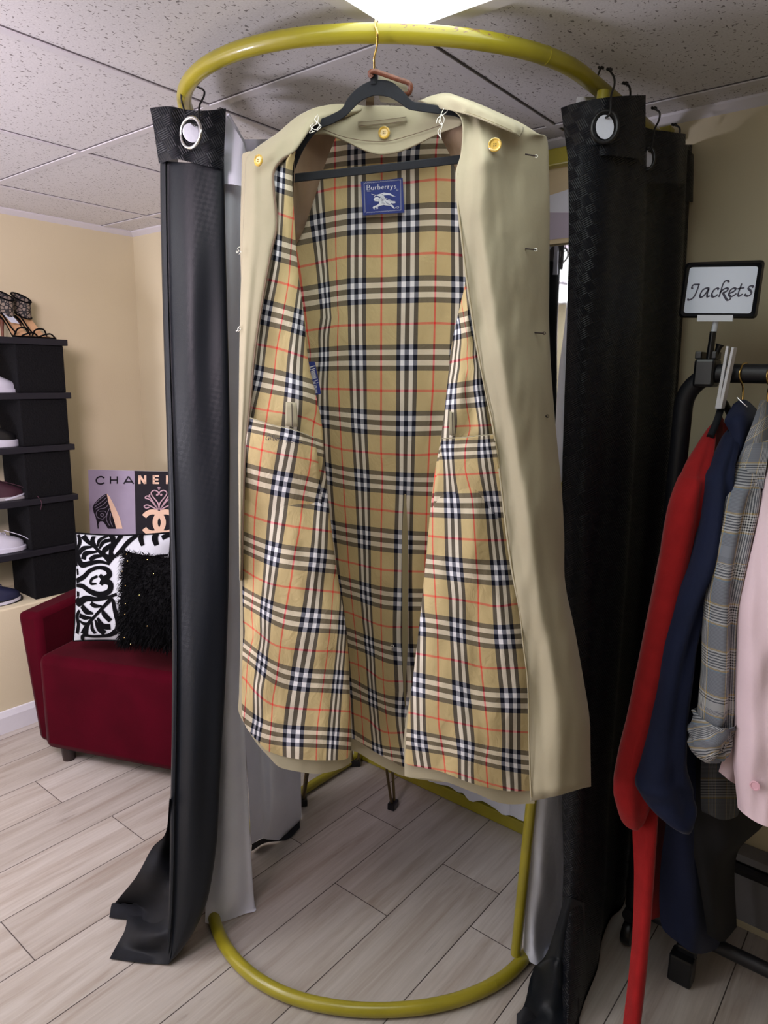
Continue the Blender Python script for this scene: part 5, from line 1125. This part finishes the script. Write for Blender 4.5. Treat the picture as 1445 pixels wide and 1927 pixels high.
b = MB(); P = [sp_(1349, 676), sp_(1357, 650, -.01)]
b.tube([sp_(1346, 672, -.004), sp_(1352, 655, -.006), sp_(1355, 648, -.006)], [.005, .006, .009], 10); b.build('lever', MT['black_plastic'], sg)
b = MB(); c0 = rp(1331, 690); b.box((-.022, -.027, -.03), (.022, .027, .03), c=(c0[0], RY, zr), R=np.eye(3)); b.build('clamp', MT['black_plastic'], sg, smooth=False, bevel=.006)
for dx in (-.017, .013):
    b = MB(); b.box((dx-.006, -.02, .03), (dx+.008, .02, .046), c=(c0[0], RY, zr), R=np.eye(3)); b.build('clamp_jaw', MT['black_plastic'], sg, smooth=False, bevel=.002)
# ---- white size divider
dv = thing('rail_divider', rp(1362, 700), 'slim white plastic divider slipped over the rail between sign and first hanger', 'divider')
for dx, nm in ((0, 0), (10, 1)):
    pts = [(1366+dx, 651+dx*.2), (1371+dx, 652+dx*.2), (1352+dx*.5, 770), (1345+dx*.6, 769)]
    b = MB(); A = [at_y(x, y, RY-.05) for x, y in pts]; B = [a+np.array([.003, .016, 0]) if nm else a+np.array([.0, .012, 0]) for a in A]
    b.add(A+B, [(0, 1, 2, 3), (7, 6, 5, 4), (0, 4, 5, 1), (1, 5, 6, 2), (2, 6, 7, 3), (3, 7, 4, 0)]); b.build('plate', MT['trimwhite'], dv, smooth=False, bevel=.0008)
# ================================================================== HANGERS AND JACKETS
def y_(x, y, Y): return at_y(x, y, Y)
def gold_hanger(pts, arm, label):
    t = thing('slim_hanger', y_(*pts[-1]), label, 'hanger', 'hangers on the clothes rail')
    MB().tube([y_(*p) for p in smooth_line(pts, 6)], .0021, 10).build('hook', MT['gold'], t)
    b = MB(); b.tube([y_(*p) for p in smooth_line(arm, 5)], .0075, 10); b.build('arms', MT['velvet'], t); return t
gold_hanger([(1379, 684, RY+.02), (1373, 686, RY-.004), (1366, 697, RY-.022), (1364, 712, RY-.024), (1366, 724, RY-.016), (1366, 735, RY), (1362, 755, RY)], [(1336, 822, RY-.085), (1349, 792, RY-.05), (1358, 764, RY-.01), (1364, 760, RY+.01), (1382, 800, RY+.12), (1396, 830, RY+.2)], 'gold hooked black hanger holding the red coat')
gold_hanger([(1405, 684, RY+.02), (1399, 685, RY-.002), (1393, 696, RY-.022), (1391, 708, RY-.024), (1396, 722, RY-.014), (1398, 732, RY), (1397, 754, RY)], [(1390, 800, RY+.01), (1394, 775, RY+.005), (1397, 758, RY), (1404, 775, RY+.03), (1412, 805, RY+.08)], 'gold hooked hanger inside the navy jacket')
gold_hanger([(1452, 690, RY+.02), (1448, 692, RY-.004), (1444, 700, RY-.022), (1443, 714, RY-.024), (1447, 726, RY-.012), (1445, 738, RY), (1443, 760, RY)], [(1437, 805, RY+.01), (1440, 780, RY+.005), (1443, 764, RY), (1452, 785, RY+.03), (1462, 815, RY+.08)], 'gold hooked hanger inside the check blazer')
def jcloth(name, rows, nu, nv, mat, parent, seed=1, amp=.006, uvk=None, label=None):
    V, Fc, PX, ST = grid(rows, nu, nv, y_, lambda p, s, t: np.array([0, 0, amp*nz(p[0]/28+seed, p[1]/110, seed)]))
    U = uvk(PX, ST) if uvk else PX/300.
    b = MB(); b.add(V, Fc, U); return b.build(name, mat, parent, label=label, autosmooth=False)
def sleeve(name, tab, mat, parent, thick=.045, uvk=None, n=18, seed=1, amp=.0):
    # tab rows: (y, xl, xr, Yplane): closed tube whose silhouette is xl..xr
    T = [crow([np.array(q, float) for q in tab], i/(len(tab)*4-1)) for i in range(len(tab)*4)]
    V = []; U = []
    for j, (y, xl_, xr_, Y) in enumerate(T):
        c = y_((xl_+xr_)/2, y, Y); d = (c-EYE); D = d@HD; w_ = (xr_-xl_)/2/F*D*1.02
        for k in range(n):
            a = 2*math.pi*k/n; f = 1+amp*nz(j*.25+seed, k*.6, seed)
            g = 1-.42*math.exp(-((a-4.95-.25*math.sin(j*.21+seed))/.30)**2)*min(1, j/8)*min(1, (len(T)-j)/8); V.append(c+HR*w_*math.cos(a)*f+HD*thick*min(1, w_/.03)*math.sin(a)*f*g); U.append((k/n, j/len(T)))
    m = len(T); U = uvk(np.array(U), T) if uvk else U
    b = MB().add(V, [(j*n+k, j*n+(k+1) % n, (j+1)*n+(k+1) % n, (j+1)*n+k) for j in range(m-1) for k in range(n)], U)
    return b.build(name, mat, parent, autosmooth=False)
# red coat
rj = thing('red_coat', y_(1340, 900, RY-.1), 'red knitted coat, first garment on the rail next to the black curtain', 'coat')
tab = [(799, 1338, 1342, 1.62), (812, 1329, 1346, 1.60), (850, 1306, 1341, 1.545), (890, 1285, 1331, 1.50), (905, 1278, 1331, 1.485), (950, 1262, 1325, 1.465), (1050, 1240, 1310, 1.455), (1200, 1212, 1285, 1.45), (1330, 1183, 1262, 1.44), (1420, 1162, 1243, 1.43), (1475, 1152, 1234, 1.425), (1510, 1156, 1224, 1.425), (1545, 1168, 1210, 1.43), (1550, 1176, 1204, 1.43)]
sleeve('sleeve', tab, MT['red'], rj, .04, seed=3, amp=.10)
rows = [[(1340, 800, 1.61), (1352, 790, 1.66), (1372, 800, 1.72)], [(1326, 870, 1.56), (1350, 860, 1.66), (1376, 860, 1.80)], [(1300, 1000, 1.54), (1335, 1000, 1.66), (1365, 1000, 1.80)], [(1270, 1200, 1.53), (1310, 1200, 1.66), (1340, 1200, 1.80)], [(1235, 1420, 1.52), (1270, 1420, 1.62), (1300, 1420, 1.78)], [(1212, 1560, 1.52), (1240, 1560, 1.62), (1270, 1560, 1.78)], [(1196, 1735, 1.53), (1240, 1720, 1.62), (1262, 1715, 1.78)]]
rows = [[(x+(18 if i > 3 else 0), y, Y+.03) for x, y, Y in r] for i, r in enumerate(rows)]
jcloth('body', rows, 20, 50, MT['red'], rj, 4, .008)
jcloth('collar', [[(1349, 792, 1.63), (1356, 782, 1.665), (1362, 790, 1.69)], [(1343, 806, 1.60), (1352, 800, 1.645), (1360, 802, 1.68)], [(1345, 822, 1.59), (1352, 815, 1.64), (1360, 818, 1.68)]], 10, 8, MT['red'], rj, 5, .002)
tab = [(1480, 1200, 1240, 1.47), (1545, 1190, 1238, 1.46), (1640, 1193, 1232, 1.44), (1750, 1190, 1224, 1.41), (1850, 1181, 1215, 1.375), (1927, 1172, 1206, 1.345), (1985, 1167, 1200, 1.325)]
rows = [[(xl_, y, Y), ((xl_+xr_)/2, y, Y-.012), (xr_-3, y, Y-.004), (xr_, y, Y+.01)] for y, xl_, xr_, Y in tab]
jcloth('sash', rows, 10, 50, MT['red'], rj, 7, .005, label='long red sash hanging to the floor')
# navy jacket
nj = thing('navy_jacket', y_(1390, 900, RY-.05), 'navy blue jacket with a big soft collar, between the red coat and the check blazer', 'jacket')
tab = [(808, 1371, 1377, 1.585), (825, 1361, 1386, 1.565), (870, 1343, 1380, 1.52), (900, 1329, 1376, 1.49), (940, 1325, 1372, 1.475), (1000, 1316, 1362, 1.46), (1060, 1298, 1352, 1.45), (1120, 1272, 1330, 1.445), (1200, 1250, 1310, 1.44), (1300, 1231, 1296, 1.435), (1400, 1214, 1288, 1.43), (1450, 1197, 1296, 1.425), (1475, 1192, 1304, 1.425), (1500, 1200, 1312, 1.43), (1530, 1232, 1306, 1.43), (1556, 1268, 1298, 1.435)]
sleeve('sleeve', tab, MT['navy'], nj, .05, seed=9, amp=.14)
rows = [[(1372, 800, 1.58), (1395, 790, 1.66), (1425, 800, 1.74)], [(1350, 900, 1.53), (1385, 900, 1.62), (1430, 900, 1.80)], [(1330, 1100, 1.51), (1372, 1100, 1.60), (1420, 1100, 1.80)], [(1290, 1350, 1.50), (1345, 1350, 1.57), (1395, 1350, 1.78)], [(1258, 1520, 1.50), (1322, 1520, 1.55), (1380, 1520, 1.76)], [(1242, 1640, 1.49), (1312, 1650, 1.53), (1372, 1640, 1.74)], [(1243, 1735, 1.485), (1312, 1760, 1.52), (1368, 1740, 1.73)], [(1262, 1764, 1.49), (1312, 1795, 1.52), (1364, 1780, 1.73)]]
jcloth('body', rows, 26, 60, MT['navy'], nj, 10, .01)
jcloth('collar', [[(1380, 760, 1.62), (1394, 752, 1.65), (1408, 755, 1.66), (1426, 772, 1.68)], [(1364, 788, 1.575), (1383, 784, 1.565), (1404, 784, 1.575), (1426, 800, 1.62)], [(1366, 800, 1.565), (1382, 818, 1.55), (1400, 820, 1.555), (1416, 822, 1.60)], [(1374, 810, 1.565), (1380, 846, 1.545), (1392, 858, 1.545), (1404, 850, 1.58)]], 20, 18, MT['navy'], nj, 11, .003)
MB().tube([y_(1387, 748, 1.60), y_(1397, 758, 1.595), (y_(1406, 766, 1.595))], .0013, 8).build('hanging_chain', MT['chrome'], nj)
# black coat in the gap
bj = thing('black_coat', y_(1360, 1500, RY-.05), 'plain black coat almost hidden between the navy jacket and the check blazer', 'coat')
rows = [[(1398, 822, 1.58), (1412, 800, 1.66), (1438, 812, 1.74)], [(1380, 900, 1.55), (1412, 900, 1.64), (1450, 900, 1.82)], [(1300, 1200, 1.53), (1372, 1200, 1.56), (1450, 1200, 1.82)], [(1272, 1420, 1.52), (1345, 1420, 1.55), (1440, 1420, 1.82)], [(1290, 1540, 1.525), (1375, 1560, 1.56), (1442, 1540, 1.70)], [(1312, 1640, 1.52), (1350, 1640, 1.57), (1386, 1610, 1.76)], [(1332, 1760, 1.53), (1360, 1772, 1.58), (1386, 1745, 1.76)]]
jcloth('body', rows, 24, 50, MT['blackwool'], bj, 15, .008)
# check blazer
pj = thing('check_blazer', y_(1400, 1000, RY-.08), 'grey glen check blazer with turned-back cuff, left of the pink blazer', 'blazer')
tab = [(870, 1392, 1426, 1.55), (905, 1372, 1425, 1.51), (935, 1364, 1423, 1.485), (1000, 1352, 1410, 1.46), (1080, 1335, 1394, 1.445), (1150, 1325, 1384, 1.44), (1250, 1322, 1380, 1.435), (1320, 1318, 1378, 1.43), (1350, 1313, 1377, 1.43), (1372, 1308, 1374, 1.428), (1395, 1300, 1366, 1.426), (1412, 1303, 1356, 1.426), (1424, 1312, 1340, 1.428)]
guv = lambda U, T: [(u*3.2+.1, T[min(int(v*len(T)), len(T)-1)][0]/84.) for u, v in U]
sleeve('sleeve', tab, MT['glen'], pj, .042, guv, 22, 21, .12)
sleeve('cuff', [(1348, 1314, 1380, 1.43), (1356, 1309, 1381, 1.428), (1372, 1303, 1379, 1.426), (1392, 1297, 1374, 1.424), (1406, 1298, 1366, 1.424), (1418, 1304, 1352, 1.424), (1427, 1316, 1342, 1.426)], MT['glen'], pj, .05, lambda U, T: [(u*3.2+T[min(int(v*len(T)), len(T)-1)][0]/60., T[min(int(v*len(T)), len(T)-1)][0]/84.+u*1.4) for u, v in U], 22, 25, .25)
gb = lambda PX, ST: np.c_[ST[:, 0]*3, PX[:, 1]/84.]
rows = [[(1420, 800, 1.57), (1440, 790, 1.64), (1462, 800, 1.74)], [(1402, 900, 1.54), (1432, 900, 1.60), (1462, 900, 1.80)], [(1375, 1100, 1.52), (1412, 1100, 1.58), (1450, 1100, 1.80)], [(1335, 1300, 1.50), (1385, 1300, 1.55), (1440, 1300, 1.78)], [(1320, 1420, 1.495), (1372, 1425, 1.54), (1435, 1410, 1.76)], [(1319, 1516, 1.49), (1368, 1530, 1.53), (1430, 1505, 1.72)], [(1326, 1530, 1.49), (1368, 1543, 1.53), (1428, 1515, 1.72)]]
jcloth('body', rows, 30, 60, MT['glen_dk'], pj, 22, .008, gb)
jcloth('collar', [[(1430, 754, 1.63), (1440, 752, 1.65), (1455, 758, 1.68)], [(1416, 795, 1.57), (1436, 790, 1.585), (1456, 795, 1.62)], [(1404, 826, 1.55), (1430, 818, 1.56), (1456, 820, 1.60)], [(1396, 850, 1.545), (1428, 848, 1.555), (1458, 850, 1.59)]], 18, 18, MT['glen'], pj, 23, .003, lambda PX, ST: np.c_[ST[:, 0]*1.5, PX[:, 1]/60.+ST[:, 0]*.6])
jcloth('shoulder', [[(1404, 830, 1.552), (1424, 822, 1.56), (1446, 826, 1.58)], [(1390, 862, 1.535), (1416, 850, 1.54), (1446, 850, 1.55)], [(1374, 902, 1.51), (1404, 888, 1.505), (1440, 890, 1.52)], [(1366, 930, 1.488), (1398, 912, 1.475), (1436, 920, 1.49)]], 20, 20, MT['glen'], pj, 24, .003, lambda PX, ST: np.c_[ST[:, 0]*1.6+.2, PX[:, 1]/70.])
# pink blazer
kj = thing('pink_blazer', y_(1430, 1200, RY-.1), 'pale pink blazer at the right edge of the photo with a pink button', 'blazer')
tab = [(880, 1440, 1500, 1.55), (920, 1430, 1500, 1.51), (1000, 1414, 1490, 1.47), (1080, 1397, 1484, 1.45), (1150, 1384, 1480, 1.44), (1250, 1379, 1476, 1.435), (1350, 1378, 1472, 1.43), (1420, 1378, 1468, 1.425), (1480, 1384, 1462, 1.425)]
rows = [[(xl_, y, Y+.01), (xl_+.12*(xr_-xl_), y, Y-.02), (xl_+.4*(xr_-xl_), y, Y-.03), (xl_+.75*(xr_-xl_), y, Y-.03), (xr_, y, Y), (xr_+20, y, Y+.1)] for y, xl_, xr_, Y in tab]
rows.append([(1388, 1520, 1.435), (1400, 1532, 1.405), (1424, 1548, 1.395), (1450, 1558, 1.395), (1470, 1560, 1.42), (1490, 1560, 1.5)])
jcloth('front', rows, 34, 70, MT['pink'], kj, 31, .009)
rows = [[(1440, 890, 1.56), (1460, 880, 1.66), (1490, 890, 1.78)], [(1402, 1150, 1.52), (1450, 1150, 1.60), (1490, 1150, 1.8)], [(1375, 1370, 1.475), (1420, 1380, 1.53), (1470, 1380, 1.76)], [(1352, 1452, 1.46), (1385, 1476, 1.48), (1440, 1490, 1.7)]]
jcloth('back', rows, 18, 40, MT['pink'], kj, 32, .006)
cb = y_(1421, 1478, 1.385); b = MB(); b.lathe([(.0075, 0), (.0095, .001), (.0095, .003), (.007, .0036), (.006, .0026), (.0005, .0026)], cb, (-.1, -1, .1), 24); b.build('button', MT['pinkbtn'], kj)
# ================================================================== CAMERA, LIGHT, WORLD
cam = bpy.data.cameras.new('camera'); co = bpy.data.objects.new('camera', cam); COL.objects.link(co)
cam.sensor_fit = 'HORIZONTAL'; cam.sensor_width = 36; cam.lens = 36*F/1445; cam.clip_start = .05
from mathutils import Matrix
co.matrix_world = Matrix(((RGT[0], UPV[0], -FWD[0], 0), (RGT[1], UPV[1], -FWD[1], 0), (RGT[2], UPV[2], -FWD[2], S), (0, 0, 0, 1)))
bpy.context.scene.camera = co
w = bpy.data.worlds.new('world'); bpy.context.scene.world = w; w.use_nodes = True
w.node_tree.nodes['Background'].inputs[0].default_value = (.8, .85, 1, 1); w.node_tree.nodes['Background'].inputs[1].default_value = .05
def area(name, loc, rot, size, power, color=(1, 1, 1), sy=None):
    l = bpy.data.lights.new(name, 'AREA'); l.energy = power; l.color = color; l.size = size
    if sy: l.shape = 'RECTANGLE'; l.size_y = sy
    o = bpy.data.objects.new(name, l); COL.objects.link(o); o.location = loc; o.rotation_euler = rot; return o
EML = emis('added_glow_left', (.98, 1, .98, 1), 5.4)
EMB = emis('added_glow_rear', (.95, .97, 1, 1), 6.0)
ceiling_light(-2.17, -.75, -1.57, .45, 'unseen ceiling light panel added over the shoe shelf side', EML)  # out-of-view panel, added to light the room from the left
ceiling_light(-2.78, -1.97, -2.17, -.8, 'unseen ceiling light panel added behind the camera as fill', EMB)  # out-of-view panel, added as fill from behind
area('lilac_uplight', (-2.35, -.9, .9), (math.radians(180-25), 0, 0), .5, 50, (.92, .86, 1))
l_ = area('left_wall_wash', (-1.0, -.1, 1.9), (0, 0, 0), .5, 22, (1, .82, .93)); l_.data.spread = math.radians(120)
l_.rotation_euler = Vector((-1, .45, -.42)).to_track_quat('-Z', 'Y').to_euler()
area('front_fill', (-1.5, -.9, 1.7), (math.radians(80), 0, math.radians(-15)), 1.2, 10, (.96, .97, 1))
sc = bpy.context.scene
sc.view_settings.view_transform = 'Standard'; sc.view_settings.look = 'None'; sc.view_settings.exposure = 0.0
sc.cycles.use_denoising = True; sc.cycles.max_bounces = 8
